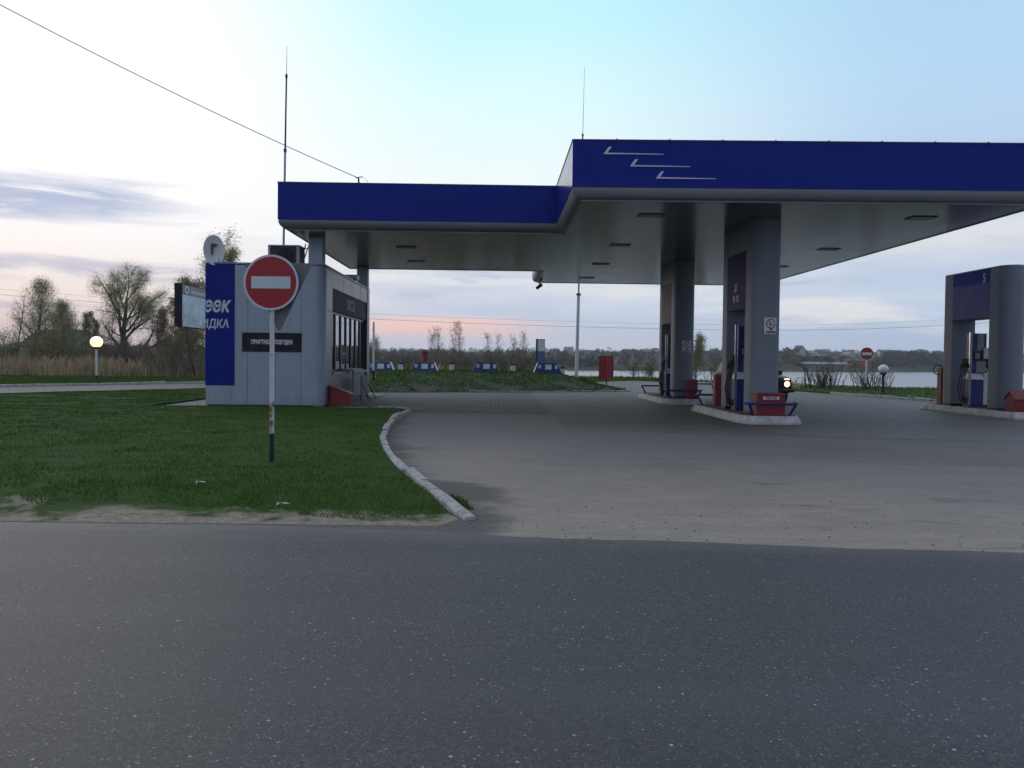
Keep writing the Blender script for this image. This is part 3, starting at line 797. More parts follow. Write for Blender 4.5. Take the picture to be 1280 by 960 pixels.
# ------------------------------------------------------------------ grass, reeds, gravel (uncountable)
def blades(name, polys, n_each, hmin, hmax, wid, zf, material, yexp=1.0, keep=None, lean=.5, label=None):
    VV = []; 
    for poly, n in zip(polys, n_each):
        P = np.asarray(poly); lo = P.min(0); hi = P.max(0)
        got = 0; xs = []; ys = []
        while got < n:
            X = RNG.uniform(lo[0], hi[0], n*3); U = RNG.uniform(0, 1, n*3)
            Y = lo[1] + (hi[1]-lo[1])*U**yexp
            m = inside(poly, X, Y)
            if keep is not None:
                m &= keep(X, Y)
            xs.append(X[m]); ys.append(Y[m]); got += m.sum()
        X = np.concatenate(xs)[:n]; Y = np.concatenate(ys)[:n]
        Z = np.array([zf(a, b) for a, b in zip(X, Y)])
        pat = np.array([nz(a, b, .8, 12) for a, b in zip(X, Y)])*.9 + np.array([nz(a, b, 3.0, 15) for a, b in zip(X, Y)])*.5
        H = (hmin + (hmax-hmin)*RNG.uniform(0, 1, len(X))**1.6)*(1+.55*pat)
        A = RNG.uniform(0, 2*PI, len(X)); Ld = RNG.uniform(0, lean, len(X))*H; B = RNG.uniform(0, 2*PI, len(X))
        dist = np.hypot(X, Y); Wd = wid*np.maximum(1, dist/14)*RNG.uniform(.6, 1.3, len(X))
        dx = np.cos(A)*Wd/2; dy = np.sin(A)*Wd/2; lx = np.cos(B)*Ld; ly = np.sin(B)*Ld
        p0 = np.stack([X-dx, Y-dy, Z-.01], -1); p1 = np.stack([X+dx, Y+dy, Z-.01], -1)
        p2 = np.stack([X+dx*.7+lx*.35, Y+dy*.7+ly*.35, Z+H*.55], -1)
        p3 = np.stack([X+lx, Y+ly, Z+H*(1-.25*Ld/np.maximum(H,1e-6))], -1)
        VV.append(np.stack([p0, p1, p2, p3], 1).reshape(-1, 3))
    V = np.concatenate(VV); F = np.arange(len(V), dtype=np.int32).reshape(-1, 4)
    o = fast_mesh(name, V, F, material)
    return tag(o, label, 'grass', kind='stuff')

def keep_verge(X, Y):
    e = np.array([edge_y(a) for a in X]); d = Y - e
    n = np.array([nz(a, b, 1.3, 21) for a, b in zip(X, Y)])*.75 + np.array([nz(a, b, 5, 22) for a, b in zip(X, Y)])*.25
    lb = np.clip((-3.4-X)/1.2, 0, 1)*.75
    return (d - lb*np.exp(-((d-1.3)/1.2)**2)*1.0 + n) > .62
blades('grass', [VERGE], [210000], .014, .040, .0062, verge_z, M['grass'], yexp=1.9, keep=lambda X, Y: keep_verge(X, Y) & (np.abs(X) < Y*.66+1.2) & ~((X > -10) & (Y > 25.3)), label='short green grass growing on the verge beside the road')
blades('grass', [[(-60,30),(-30,31.4),(-22.6,40.6),(-19.7,44.9),(-16.4,49.4),(-12,52.7),(-12,62),(-60,62)]], [26000], .05, .14, .02, lambda x, y: 0.0, M['grass2'], keep=lambda X, Y: np.abs(X) < Y*.66+2, label='green grass strip beyond the side road kerb')
blades('grass', [MOUND], [34000], .04, .14, .012, mound_z, M['grass2'], keep=lambda X, Y: (np.array([nz(a, b, .8, 31) for a, b in zip(X, Y)]) > -.36), label='patchy grass on the low mound behind the paving')
blades('grass', [[(16.75,43.0),(17.0,41.2),(17.7,37.0),(18.8,35.1),(25.2,30.5),(40,24.2),(60,18),(60,45),(26,53.4),(20,58.6),(16.4,67),(15.4,52.5)]], [30000], .04, .13, .012, lambda x, y: .085, M['grass2'], label='grass on the bank between the kerb and the lake')
blades('grass', [[(6.9,62),(11,68.2),(15.6,66.5),(20,58.5),(13,78),(-2,77),(-4,70)]], [9000], .08, .3, .02, lambda x, y: 0.0, M['grass2'], label='grass at the top of the far lake bank')

kd = [(p.x+.10, p.y) for p in KD if 8.6 < p.y < 12.6]
blades('grass', [[(x, y) for x, y in kd] + [(x+.16+.12*nz(x, y, 2.2, 63), y) for x, y in kd[::-1]]], [520], .02, .06, .008, lambda x, y: .003, M['grass'], keep=lambda X, Y: (np.array([nz(a, b, 1.1, 61) for a, b in zip(X, Y)]) > .08), label='grass tufts growing out of the dirt along the kerb')

def reed_z(x, y): return 0.0
o = blades('dry_reeds', [[(-60,61),(-12,61),(-11,75),(-60,78)]], [21000], .3, 1.55, .020, reed_z, M['reed'], yexp=.8, keep=lambda X, Y: (np.array([nz(a, b, .16, 40) + .5*nz(a, b, .7, 41) for a, b in zip(X, Y)]) > -.12) & (Y > 62.5 + 4*np.array([nz(a, 0, .25, 45) for a in X])) & (np.abs(X) < Y*.66+3), lean=.35, label='pale dry reeds standing in a belt below the trees')
o['category'] = 'reeds'
o = blades('dry_reeds', [[(-14,60),(-2,64),(-1,77),(-14,80)]], [2200], .4, 1.2, .022, reed_z, M['reed'], keep=lambda X, Y: (np.array([nz(a, b, .3, 44) for a, b in zip(X, Y)]) > .0), lean=.35, label='dry reeds on the shore behind the tank mound')
o['category'] = 'reeds'
o = blades('dry_weeds', [[(15.8,52.5),(16.6,49),(18.2,50.5),(18.6,55),(17,58)]], [420], .15, .5, .014, lambda x, y: .06, M['reed'], keep=lambda X, Y: (np.array([nz(a, b, .7, 47) for a, b in zip(X, Y)]) > .0), lean=.5, label='dry weeds at the corner of the lake bank')
o['category'] = 'weeds'

def gravel(name, fn, n, rmin, rmax, label):
    T = np.array([(1,0,0),(-.5,.87,0),(-.5,-.87,0),(0,0,.9),(0,0,-.5)])
    FF = np.array([(0,1,3),(1,2,3),(2,0,3),(1,0,4),(2,1,4),(0,2,4)])
    VV = []; Fs = []
    k = 0
    while k < n:
        x, y, z = fn()
        r = rmin + (rmax-rmin)*random.random()**3
        a = random.uniform(0, 6.28); c, s_ = math.cos(a), math.sin(a)
        q = T*np.array([r*random.uniform(.7,1.4), r*random.uniform(.6,1.1), r*random.uniform(.4,.9)])
        q = np.stack([q[:,0]*c-q[:,1]*s_, q[:,0]*s_+q[:,1]*c, q[:,2]], -1) + np.array([x, y, z])
        VV.append(q); Fs.append(FF + 5*k); k += 1
    o = fast_mesh(name, np.concatenate(VV), np.concatenate(Fs), M['stone'])
    return tag(o, label, 'gravel', kind='stuff')
def g1():
    x = random.uniform(-7, 14); d = abs(random.gauss(0, 1.0))
    if random.random() < .35: d = random.uniform(0, 7)
    y = edge_y(x) + .05 + d
    while x < -.2 and d > .5: d *= .5; y = edge_y(x) + .05 + d
    return x, y, .006 if x > -.3 else verge_z(x, y)
gravel('gravel', g1, 1800, .004, .017, 'loose grit and small stones along the road edge')
def g2():
    t = random.random(); x = -5.4 + 11.5*t; y = 39.1 + 4.2*t + abs(random.gauss(0, .9))
    return x, y, mound_z(x, y) + .01
gravel('rubble', g2, 420, .03, .09, 'grey stone rubble along the foot of the grass mound')

def litter(name, loc, w, d, rz, label):
    mb = MB(); N = 4
    for i in range(N):
        for j in range(2):
            mb.v.append(((i/(N-1)-.5)*w, (j-.5)*d, .012 + .03*abs(math.sin(i*1.9+j*1.3))))
    for i in range(N-1): mb.f.append((i*2, i*2+2, i*2+3, i*2+1))
    o = mb.build(name, M['paper']); o.location = loc; o.rotation_euler = (0, 0, rz)
    s_ = o.modifiers.new('thick', 'SOLIDIFY'); s_.thickness = .004
    return tag(o, label, 'litter')
litter('litter_scrap', (-3.2, 9.62, .10), .10, .03, .1, 'white paper scrap lying in the grass near the sign pole')
litter('litter_scrap', (-2.05, 8.55, .05), .12, .025, .05, 'long pale scrap at the sandy edge of the grass')
litter('litter_scrap', (17.9, 37.6, .11), .28, .16, .4, 'white litter scrap on the grass behind the kerb by the lake')

# ------------------------------------------------------------------ canopy
ZB, ZT = 5.34, 6.36        # fascia
OUT = [(-6.1,24.7),(1.65,24.7),(1.65,19.5),(12.39,19.18),(12.39,40.95),(1.65,40.95),(1.65,35.7),(-6.1,35.7)]
def inset(poly, d):
    n = len(poly); res = []
    for i in range(n):
        a, b, c = Vector(poly[i-1]), Vector(poly[i]), Vector(poly[(i+1) % n])
        d1 = (b-a).normalized(); d2 = (c-b).normalized()
        n1 = Vector((-d1.y, d1.x)); n2 = Vector((-d2.y, d2.x))
        res.append(tuple(b + (n1+n2)*d))
    return res
def ring(mb, prof):
    """sweep (inset, z) profile round the canopy outline"""
    loops = [[(x, y, z) for x, y in inset(OUT, i)] for i, z in prof]
    n = len(OUT); b = len(mb.v)
    for l in loops: mb.v += l
    for k in range(len(prof)-1):
        for i in range(n): mb.f.append((b+k*n+i, b+k*n+(i+1) % n, b+(k+1)*n+(i+1) % n, b+(k+1)*n+i))
    return mb
can = thing('filling_station_canopy', 'wide blue edged flat canopy stepping out over the fuel pumps and the kiosk', 'canopy', (0,0,0))
mb = MB(); ring(mb, [(.06,ZB),(0,ZB),(0,ZT),(.06,ZT)]); mb.build('fascia', M['blue'], can)
mb = MB(); ring(mb, [(.08,ZT-.002),(-.012,ZT-.002),(-.012,ZT+.022),(.08,ZT+.022)]); 
for k in range(9): mb.box(2.6+k*1.16, 2.63+k*1.16, 19.455-.0298*(.95+k*1.16), 19.484-.0298*(.95+k*1.16), ZT-.01, ZT+.030)
mb.build('cap_strip', M['dark'], can)
mb = MB(); ring(mb, [(.03,ZB+.01),(.03,ZB-.025)]); ring(mb, [(.03,ZB-.025),(.012,ZB-.03),(.02,ZB-.09),(.05,ZB-.15),(.10,ZB-.20),(.17,ZB-.235),(.225,ZB-.247),(.225,ZB-.27),(.26,ZB-.272),(.26,ZB-.25)])
mb.build('cornice', M['trim'], can, smooth=35)
sp = inset(OUT, .25)
def flat_poly(name, poly, z, m_, parent):
    r = delaunay_2d_cdt([Vector(p) for p in poly], [(i, (i+1) % len(poly)) for i in range(len(poly))], [], 1, 1e-5)
    mb = MB(); mb.v = [(p.x, p.y, z) for p in r[0]]; mb.f = [tuple(f) for f in r[2]]
    return mb.build(name, m_, parent)
flat_poly('soffit', sp, ZB-.255, M['soffit'], can)
flat_poly('roof_deck', inset(OUT, .07), ZT-.12, M['dark'], can)
for i, (x0, y0, x1, y1) in enumerate([(-5.55,26.12,-5.12,26.55),(-5.46,34.6,-5.03,35.03)]):
    mb = MB(); mb.box(x0, x1, y0, y1, 0, ZB-.25); mb.build('column', M['clad'], can, bevel=.03)
for x, y in [(3.76,21.6),(3.8,27.2),(3.85,32.6),(3.9,38.0),(10.35,21.4),(10.4,27.5),(10.5,32.6),(10.5,38.0),(-2.9,28.4),(-2.95,32.5)]:
    mb = MB(); z1 = ZB-.256; z0 = ZB-.272
    for a in ((-.31,-.28,-.22,.22),(.28,.31,-.22,.22),(-.28,.28,-.22,-.19),(-.28,.28,.19,.22)):
        mb.box(x+a[0], x+a[1], y+a[2], y+a[3], z0, z1)
    f = mb.build('light_fitting', M['dark'], can)
    mb = MB(); mb.box(x-.279, x+.279, y-.189, y+.189, z1-.012, z1-.003); mb.build('diffuser', M['galv'], f)
# three white lightning strokes on the fascia
for px, pz in ((2.325,6.055),(2.91,5.79),(3.485,5.53)):
    A = [(0,0),(1.32,0),(1.32,.014),(.085,.030),(.178,.158),(.115,.158)]
    mb = MB(); mb.extrude([(px+a, 19.488-.0298*(px+a-1.65), pz+b) for a, b in A], (0,-.014,0)); mb.build('emblem_stroke', M['letter'], can)

cc = thing('security_camera', 'small dark security camera under the far left corner of the canopy', 'camera', (1.98,40.5,5.06))
mb = MB(); mb.tube([(0,0,0),(0,0,-.12)], .03, 8); mb.build('bracket', M['dark'], cc)
mb = MB(); mb.tube([(.10,.05,-.08),(-.12,-.12,-.26)], .075, 10); mb.build('camera_body', M['dark'], cc)

ww = thing('cable_bracket', 'short leaning post holding the overhead cable on the kiosk roof edge', 'bracket', (-3.85,24.95,6.36))
mb = MB(); mb.tube([(0,0,-.3),(-.06,0,.22)], .025, 8); mb.build('post', M['dark'], ww)
mb = MB(); mb.tube([(-.14,0,.21),(.06,0,.24)], .012, 6); mb.tube([(.0,0,.23),(.12,0,.2),(.20,0,.12),(.24,0,-.02)], .005, 5); mb.build('cable_loop', M['wire'], ww)
mb = MB(); pts = []
A0 = Vector((-3.95,24.95,6.58)); A1 = Vector((-16,19.2,11.8))
for i in range(25):
    t = i/24; p = A0.lerp(A1, t); p.z -= 1.0*t*(1-t); pts.append(p)
mb.tube(pts, .011, 5); tag(mb.build('overhead_cable', M['wire']), 'thin black cable running up from the canopy roof to the left', 'cable')

# ------------------------------------------------------------------ kiosk
kx0, kx1, ky0, ky1, kz1 = -8.5, -5.05, 26.0, 35.3, 4.24
ks = thing('cash_kiosk', 'grey metal clad cash kiosk with blue banner wall and tall pay windows', 'kiosk', (kx0,ky0,0))
def kp(x, y, z): return (x-kx0, y-ky0, z)
r = .36
plan = [(kx0,ky0)] + [(kx1-r+r*math.sin(a), ky0+r-r*math.cos(a)) for a in np.linspace(0, PI/2, 9)]
FY0, FY1 = 27.3, 34.85    # recess in the right face
# front + left + back shell as a ribbon, right face made of pieces round the recess
mb = MB()
rib = [(kx1-.12,ky1),(kx0,ky1)] + plan
n = len(rib)
for x, y in rib: mb.v.append(kp(x, y, .10))
for x, y in rib: mb.v.append(kp(x, y, kz1))
for i in range(n-1): mb.f.append((i, i+1, n+i+1, n+i))
mb.build('wall', M['clad'], ks, smooth=35)
mb = MB()
mb.box(*[v for v in (kx1-.12-kx0, kx1-kx0, ky0+r-ky0+.001, FY0-ky0)], .10, kz1)
mb.box(kx1-.12-kx0, kx1-kx0, FY1-ky0, ky1-ky0, .10, kz1)
mb.box(kx1-.12-kx0, kx1-kx0, FY0-ky0, FY1-ky0, 3.68, kz1)
mb.box(kx1-.16-kx0, kx1-.05-kx0, FY0-ky0, FY1-ky0, .10, .99)
mb.build('counter_wall', M['clad2'], ks)
mb = MB(); mb.prism([kp(x, y, 0)[:2] for x, y in plan + [(kx1,ky1),(kx0,ky1)]], kz1-.05, kz1-.02); mb.build('roof', M['dark'], ks)
mb = MB()
cp = [kp(x, y, 0)[:2] for x, y in plan + [(kx1,ky1),(kx0,ky1)]]
cpi = [kp(x, y, 0)[:2] for x, y in [(kx0+.08,ky0+.08)] + [(kx1-r+(r-.08)*math.sin(a), ky0+r-(r-.08)*math.cos(a)) for a in np.linspace(0, PI/2, 9)] + [(kx1-.08,ky1-.08),(kx0+.08,ky1-.08)]]
n = len(cp)
mb.v = [(*p, kz1+.002) for p in cp] + [(*p, kz1+.03) for p in cp] + [(*p, kz1+.03) for p in cpi] + [(*p, kz1-.02) for p in cpi]
for k in range(3):
    for i in range(n): mb.f.append((k*n+i, k*n+(i+1) % n, (k+1)*n+(i+1) % n, (k+1)*n+i))
mb.build('parapet_cap', M['trim'], ks)
mb = MB(); pl2 = [kp(x+(.04 if x < -6 else -.04), y+.04, 0)[:2] for x, y in [(kx0,ky0),(kx1-r,ky0)]] + [kp(kx1-.04,ky0+r+.1,0)[:2], kp(kx1-.04,ky1-.04,0)[:2], kp(kx0+.04,ky1-.04,0)[:2]]
mb.prism(pl2, 0, .11); mb.build('plinth', M['dark'], ks)
# vertical cladding joints
for jx in (-7.78,-7.28,-6.46,-5.72):
    mb = MB(); mb.box(jx-.006-kx0, jx+.006-kx0, -.004, .002, .11, kz1-.01); mb.build('cladding_joint', M['signgrey'], ks)
mb = MB(); mb.box(kx1-kx0-.001, kx1-kx0+.004, FY0-.9-ky0, FY0-ky0, 2.925, 2.945); mb.build('cladding_joint', M['dark'], ks)
for jy in (29.3,31.0,32.9):
    mb = MB(); mb.box(kx1-kx0-.001, kx1-kx0+.003, jy-.012-ky0, jy+.012-ky0, 3.69, kz1-.01); mb.build('cladding_joint', M['signgrey'], ks)
# blue banner wrapping the left corner
mb = MB(); bx1 = -7.66
mb.box(-.012, bx1-kx0, -.012, -.002, .66, kz1-.01); mb.box(-.012, -.002, -.002, 3.2, .66, kz1-.01)
ban = mb.build('banner', M['banner'], ks)
for word, z, size, sx_, sh_ in (('копеек', 2.82, .60, .74, .22), ('СКИДКА', 2.35, .345, .80, .12)):
    right = (bx1-.17)-kx0                     # right end of the word on the front
    text_obj('lettering', word, size, M['letter'], ban, (right, -.016, z), FRONT, bold=.016 if size > .4 else .006, depth=.003, shear=sh_, align='RIGHT', sx=sx_, clip=(-right+.002, 1))
    # the word runs on round the corner: its front part ends where the side part starts
    text_obj('lettering', word, size, M['letter'], ban, (-.016, -right, z), LEFT, bold=.016 if size > .4 else .006, depth=.003, shear=sh_, align='RIGHT', sx=sx_, clip=(-right, -1))
# dark name plate
mb = MB(); mb.box(-7.42-kx0, -5.72-kx0, -.012, -.002, 1.68, 2.20); npl = mb.build('name_plate', M['darksign'], ks)
text_obj('lettering', 'ПРИЯТНОЙ  ПОЕЗДКИ', .165, M['letter'], npl, (-6.57-kx0, -.016, 1.89), FRONT, bold=.009, depth=.003, sx=.66)
mb = MB()
for a in ((-7.44,-7.42,1.66,2.22),(-5.72,-5.70,1.66,2.22)): mb.box(a[0]-kx0, a[1]-kx0, -.022, -.001, a[2], a[3])
mb.box(-7.42-kx0, -5.72-kx0, -.022, -.001, 2.20, 2.22); mb.box(-7.42-kx0, -5.72-kx0, -.022, -.001, 1.66, 1.68)
mb.build('plate_frame', M['black'], npl)
# cash desk sign and windows in the recess
xr = kx1-.14-kx0
mb = MB(); mb.box(xr-.05, kx1-.03-kx0, FY0+.02-ky0, FY1-.02-ky0, 2.97, 3.66); sg = mb.build('cash_desk_sign', M['darksign'], ks)
text_obj('lettering', 'КАССА', .50, M['paleletter'], sg, (kx1-.024-kx0, 30.95-ky0, 3.14), RIGHT, bold=.0, depth=.004)
mb = MB()
mb.box(kx1-.10-kx0, kx1+.004-kx0, FY0-ky0, FY0+.05-ky0, 1.0, 3.68); mb.box(kx1-.10-kx0, kx1+.004-kx0, FY1-.30-ky0, FY1-ky0, .10, 3.68); mb.box(kx1-.10-kx0, kx1+.004-kx0, FY0-ky0, FY1-ky0, 3.655, 3.69)
mb.build('recess_frame', M['frame'], ks)
ed = np.linspace(FY0+.06, FY1-.32, 8)
for i in range(7):
    a, b = ed[i]-ky0, ed[i+1]-ky0
    mb = MB(); x0, x1 = xr-.03, xr+.05
    mb.box(x0, x1, a, a+.07, 1.06, 2.96); mb.box(x0, x1, b-.07, b, 1.06, 2.96); mb.box(x0, x1, a+.07, b-.07, 1.06, 1.13); mb.box(x0, x1, a+.07, b-.07, 2.90, 2.96)
    if i in (2,): mb.box(x0, x1, a+.07, b-.07, 1.62, 1.68)
    w = mb.build('window', M['frame'], ks)
    mb = MB(); mb.box(xr-.01, xr+.012, a+.07, b-.07, 1.13, 2.90); mb.build('pane', M['glass'], w)
    if i == 2:
        mb = MB(); mb.box(xr+.012, xr+.03, a+.10, b-.10, 1.30, 1.95); mb.build('service_hatch', M['black'], w)
    if i in (1,2):
        mb = MB(); mb.box(xr+.0125, xr+.016, a+.12, b-.16, 1.15, 1.40); mb.build('notice', M['signwhite'], w)
mb = MB(); mb.box(kx1-.10-kx0, kx1+.05-kx0, FY0+.05-ky0, 29.7-ky0, .992, 1.06); mb.box(kx1-.10-kx0, kx1+.05-kx0, 30.2-ky0, FY1-.31-ky0, .992, 1.06); mb.build('window_sill', M['galv'], ks)
mb = MB(); mb.box(kx1-.04-kx0, kx1+.32-kx0, 29.2-ky0, 31.3-ky0, 1.10, 1.15); mb.box(kx1+.2-kx0, kx1+.26-kx0, 29.9-ky0, 29.96-ky0, .03, 1.10); mb.build('pay_shelf', M['clad2'], ks)

# apron slab under the kiosk
o = MB().box(-9.9, -4.5, 25.2, 36.6, -.05, .035).build('kiosk_apron', M['concrete']); o['kind'] = 'structure'

t = thing('folding_notice_board', 'grey board on thin black legs standing under the pay windows', 'notice board', (-4.62,31.2,.03))
mb = MB(); mb.box(-.02, .02, -.75, .75, .18, .86); mb.build('board', M['signgrey'], t)
for y in (-.72, .72):
    mb = MB(); mb.box(-.03, .0, y-.02, y+.02, 0, .90) ; mb.tube([(.0,y,.6),(.32,y,0)], .016, 6); mb.build('leg', M['black'], t)

def sandbox(loc, rz, label, prof, width, wording=None):
    """prof: side outline (depth, height), extruded along local x"""
    t = thing('sand_box', label, 'sand box', loc, rz, 'red fire sand boxes')
    mb = MB(); mb.extrude([(-width/2, y, z) for y, z in prof[0]], (width,0,0)); mb.build('body', M['red'], t, bevel=.008)
    mb = MB(); mb.extrude([(-width/2-.02, y, z) for y, z in prof[1]], (width+.04,0,0)); l = mb.build('lid', M['red'], t, bevel=.006)
    mb = MB(); y, z = prof[2]; mb.tube([(-.09,y,z),(-.09,y-.04,z+.01),(.09,y-.04,z+.01),(.09,y,z)], .01, 6); mb.build('handle', M['dark'], l)
    if wording:
        mb = MB(); mb.box(-.20, .20, -.012, -.002, .40, .48); pl = mb.build('label_plate', M['letter'], t)
        text_obj('lettering', wording, .085, M['red'], pl, (0, -.0145, .413), FRONT, bold=.003, depth=.001)
    return t
slant = ([(0,0),(0,.36),(.62,.60),(.62,0)], [(-.03,.35),(-.03,.385),(.30,.515),(.65,.645),(.65,.612)], (-.02,.33))
sandbox((-4.38,26.95,.035), PI/2, 'red sand box with a sloping lid beside the kiosk pay windows', slant, .62)
boxf = ([(0,0),(0,.50),(.40,.50),(.40,0)], [(-.02,.502),(-.02,.535),(.02,.55),(.42,.55),(.42,.502)], (-.025,.30))
sandbox((6.78,21.48,.2), 0, 'red sand box with a white worded plate before the nearest pump pylon', boxf, .70, 'ПЕСОК')
gable = ([(0,0),(0,.34),(.24,.55),(.48,.34),(.48,0)], [(-.03,.335),(-.03,.365),(.24,.595),(.51,.365),(.51,.335),(.24,.555)], (-.01,.25))
sandbox((14.95,24.36,.2), 0, 'red ridge roofed sand box before the free standing pump portal', gable, .80)

# ------------------------------------------------------------------ roof gear of the kiosk
d = thing('satellite_dish', 'white oval satellite dish on the corner of the kiosk roof', 'satellite dish', (-8.28,26.15,4.22))
nx_, ny_ = 14, 28
def dish(mb, off, rs=1.0):
    Mx = Matrix.Translation((.0,-.14,.36)) @ Matrix.Rotation(R(-12), 4, 'Z') @ Matrix.Rotation(R(80), 4, 'X') @ Matrix.Diagonal((.30*rs,.46*rs,.30,1))
    prof = [(math.sin(a)*1.0, (1-math.cos(a))*.35+off) for a in np.linspace(.02, PI/2, 8)]
    sub = MB().lathe(prof[::1], 36); sub.f = sub.f[:-2]
    sub.xf(Mx); mb.add(sub.v, sub.f)
mb = MB(); Mx = Matrix.Translation((.0,-.12,.40)) @ Matrix.Rotation(R(28), 4, 'Z') @ Matrix.Rotation(R(84), 4, 'X')
sub = MB().lathe([(.02,-.075),(.14,-.066),(.24,-.045),(.32,-.012),(.345,0),(.345,.012),(.31,.0),(.22,-.035),(.02,-.06)], 40)
sub.xf(Matrix.Diagonal((.88,1.30,1,1))); sub.xf(Mx); mb.add(sub.v, sub.f)
mb.build('reflector', M['white'], d, smooth=50)
mb = MB(); mb.tube([(.05,.1,0),(.05,.06,.36)], .025, 8); mb.tube([(.03,-.10,.06),(.20,-.35,.0),(.26,-.45,.12)], .012, 6); mb.tube([(-.22,-.1,.02),(.2,-.06,.03)], .018, 6); mb.tube([(.1,-.05,.02),(.30,-.05,.14)], .014, 6); mb.build('mount', M['galv'], d)
mb = MB(); sub = MB()
sub.extrude([(-.09,.20,.012),(.12,.17,.012),(.0,.06,.012)], (0,0,.004)); sub.extrude([(-.09,.16,.012),(-.03,.12,.012),(-.02,-.12,.012),(-.07,-.16,.012)], (0,0,.004))
sub.xf(Mx); mb.add(sub.v, sub.f); mb.build('emblem', M['roofred'], d)

a = thing('roof_air_unit', 'dark boxy air conditioning unit with pale edges on the kiosk roof', 'air conditioner', (-6.45,27.0,4.22))
mb = MB(); mb.box(-.42, .44, 0, .8, .08, .66); mb.build('casing', M['dark'], a, bevel=.01)
mb = MB(); mb.box(-.50, -.43, -.02, .8, .06, .70); mb.box(.36, .46, -.03, -.002, .06, .68); mb.box(-.43, .46, -.03, .8, .664, .70); mb.build('edge_trim', M['galv'], a)
mb = MB(); mb.tube([(0,-.004,.36),(0,-.03,.36)], .24, 24); mb.build('fan_grille', M['black'], a)

l = thing('roof_ladder', 'thin steel ladder leaning from the kiosk roof to the canopy', 'ladder', (-6.62,29.4,4.22))
for y in (0, .42):
    mb = MB(); mb.tube([(-.05,y,0),(.30,y,1.05)], .022, 6); mb.build('rail', M['galv'], l)
for k in range(5):
    t_ = (k+.6)/5.2; mb = MB(); mb.tube([(-.05+.35*t_,0,1.05*t_),(-.05+.35*t_,.42,1.05*t_)], .014, 6); mb.build('rung', M['galv'], l)

v = thing('vent_box', 'small grey vent box on the far end of the kiosk roof', 'vent', (-5.45,32.6,4.25))
mb = MB(); mb.box(-.12,.36,-.3,.3,.12,.30); mb.build('hood', M['galv'], v, bevel=.015)
mb = MB(); mb.box(-.06,.12,-.18,.18,-.04,.12); mb.build('duct', M['dark'], v)

def mast(loc, pts, label):
    t = thing('lightning_mast', label, 'mast', loc); t.rotation_euler = (0, R(.75), 0)
    z0 = 0
    for nm, za, zb, ra, rb, mm in pts:
        mb = MB(); mb.tube([(0,0,za),(0,0,zb)], [ra,rb], 10); mb.build(nm, M[mm], t, smooth=40)
        if nm != 'spike':
            mb = MB(); mb.tube([(0,0,zb-.06),(0,0,zb+.04)], ra*1.35, 10); mb.build('collar', M['dark'], t)
    mb = MB(); mb.box(-.14,.14,-.14,.14,0,.03); mb.build('base_plate', M['dark'], t)
mast((-6.53,27.15,4.22), [('lower_tube',0,3.6,.034,.034,'galv'),('upper_tube',3.6,5.85,.028,.024,'dark'),('spike',5.85,6.75,.012,.006,'galv')], 'thin dark lightning mast standing on the kiosk roof')
mast((4.33,47.0,.3), [('lower_tube',0,4.75,.095,.085,'white'),('middle_tube',4.75,9.6,.05,.045,'galv'),('upper_tube',9.6,13.2,.042,.036,'dark'),('spike',13.2,16.75,.017,.008,'galv')], 'tall white based lightning mast rising behind the canopy from the mound')

# ------------------------------------------------------------------ road signs, lamps, posts
def no_entry(loc, rz, diam, zc, pole_r, poletop, blackh, label, rusty, triangle):
    t = thing('no_entry_sign', label, 'road sign', loc, rz, 'no entry signs')
    mb = MB(); mb.tube([(0,0,blackh),(0,0,poletop)], pole_r, 16); mb.build('pole', M['rusty'] if rusty else M['white'], t, smooth=40)
    mb = MB(); mb.tube([(0,0,-.1),(0,0,blackh)], pole_r*1.03, 16); mb.build('pole_base', M['black'], t, smooth=40)
    rr = diam/2; y0 = -pole_r-.03
    def disc(r0, ya, yb): return MB().tube([(0,ya,zc),(0,yb,zc)], r0, 56)
    pl = disc(rr, y0, y0+.02).build('sign_plate', M['signgrey'], t, smooth=40)
    # rim and red face as rings that butt against each other
    def annulus(r0, r1, ya, yb):
        mb = MB(); n = 56
        for r_, y_ in ((r0,ya),(r1,ya),(r1,yb),(r0,yb)):
            for k in range(n): mb.v.append((r_*math.cos(2*PI*k/n), y_, zc+r_*math.sin(2*PI*k/n)))
        for a_ in range(4):
            for k in range(n): mb.f.append((a_*n+k, a_*n+(k+1) % n, ((a_+1) % 4)*n+(k+1) % n, ((a_+1) % 4)*n+k))
        return mb
    annulus(rr*.925, rr, y0-.006, y0-.001).build('rim', M['signwhite'], pl)
    disc(rr*.923, y0-.005, y0-.001).build('red_face', M['signred'], pl)
    mb = MB(); w, h = diam*.355, diam*.108; mb.box(-w, w, y0-.009, y0-.0055, zc-h, zc+h); mb.build('bar', M['signwhite'], pl)
    mb = MB()
    for dz in (-.16,.16):
        mb.box(-pole_r*1.5, pole_r*1.5, -pole_r*1.3, pole_r*1.3, zc+dz*diam/.75-.02, zc+dz*diam/.75+.02)
    mb.box(-pole_r*1.5, -pole_r*1.1, -pole_r*1.3, pole_r*1.3, zc-.16*diam/.75, zc+.16*diam/.75)
    mb.build('bracket', M['galv'], t)
    if triangle:
        s_ = .46; cx = .06
        tri = [(cx-s_, zc+.265), (cx+s_, zc+.265), (cx+.02, zc-.66)]
        # rounded corners
        pts = []
        for i in range(3):
            p = Vector(tri[i]); a_ = (Vector(tri[i-1])-p).normalized(); b_ = (Vector(tri[(i+1) % 3])-p).normalized()
            for k in range(5):
                u = k/4; q0 = p + a_*.055; q1 = p + b_*.055
                pts.append((q0*(1-u)**2 + p*2*u*(1-u) + q1*u*u))
        mb = MB(); mb.extrude([(p.x, pole_r+.02, p.y) for p in pts], (0,.012,0)); mb.build('yield_sign_back', M['signgrey'], t)
    return t
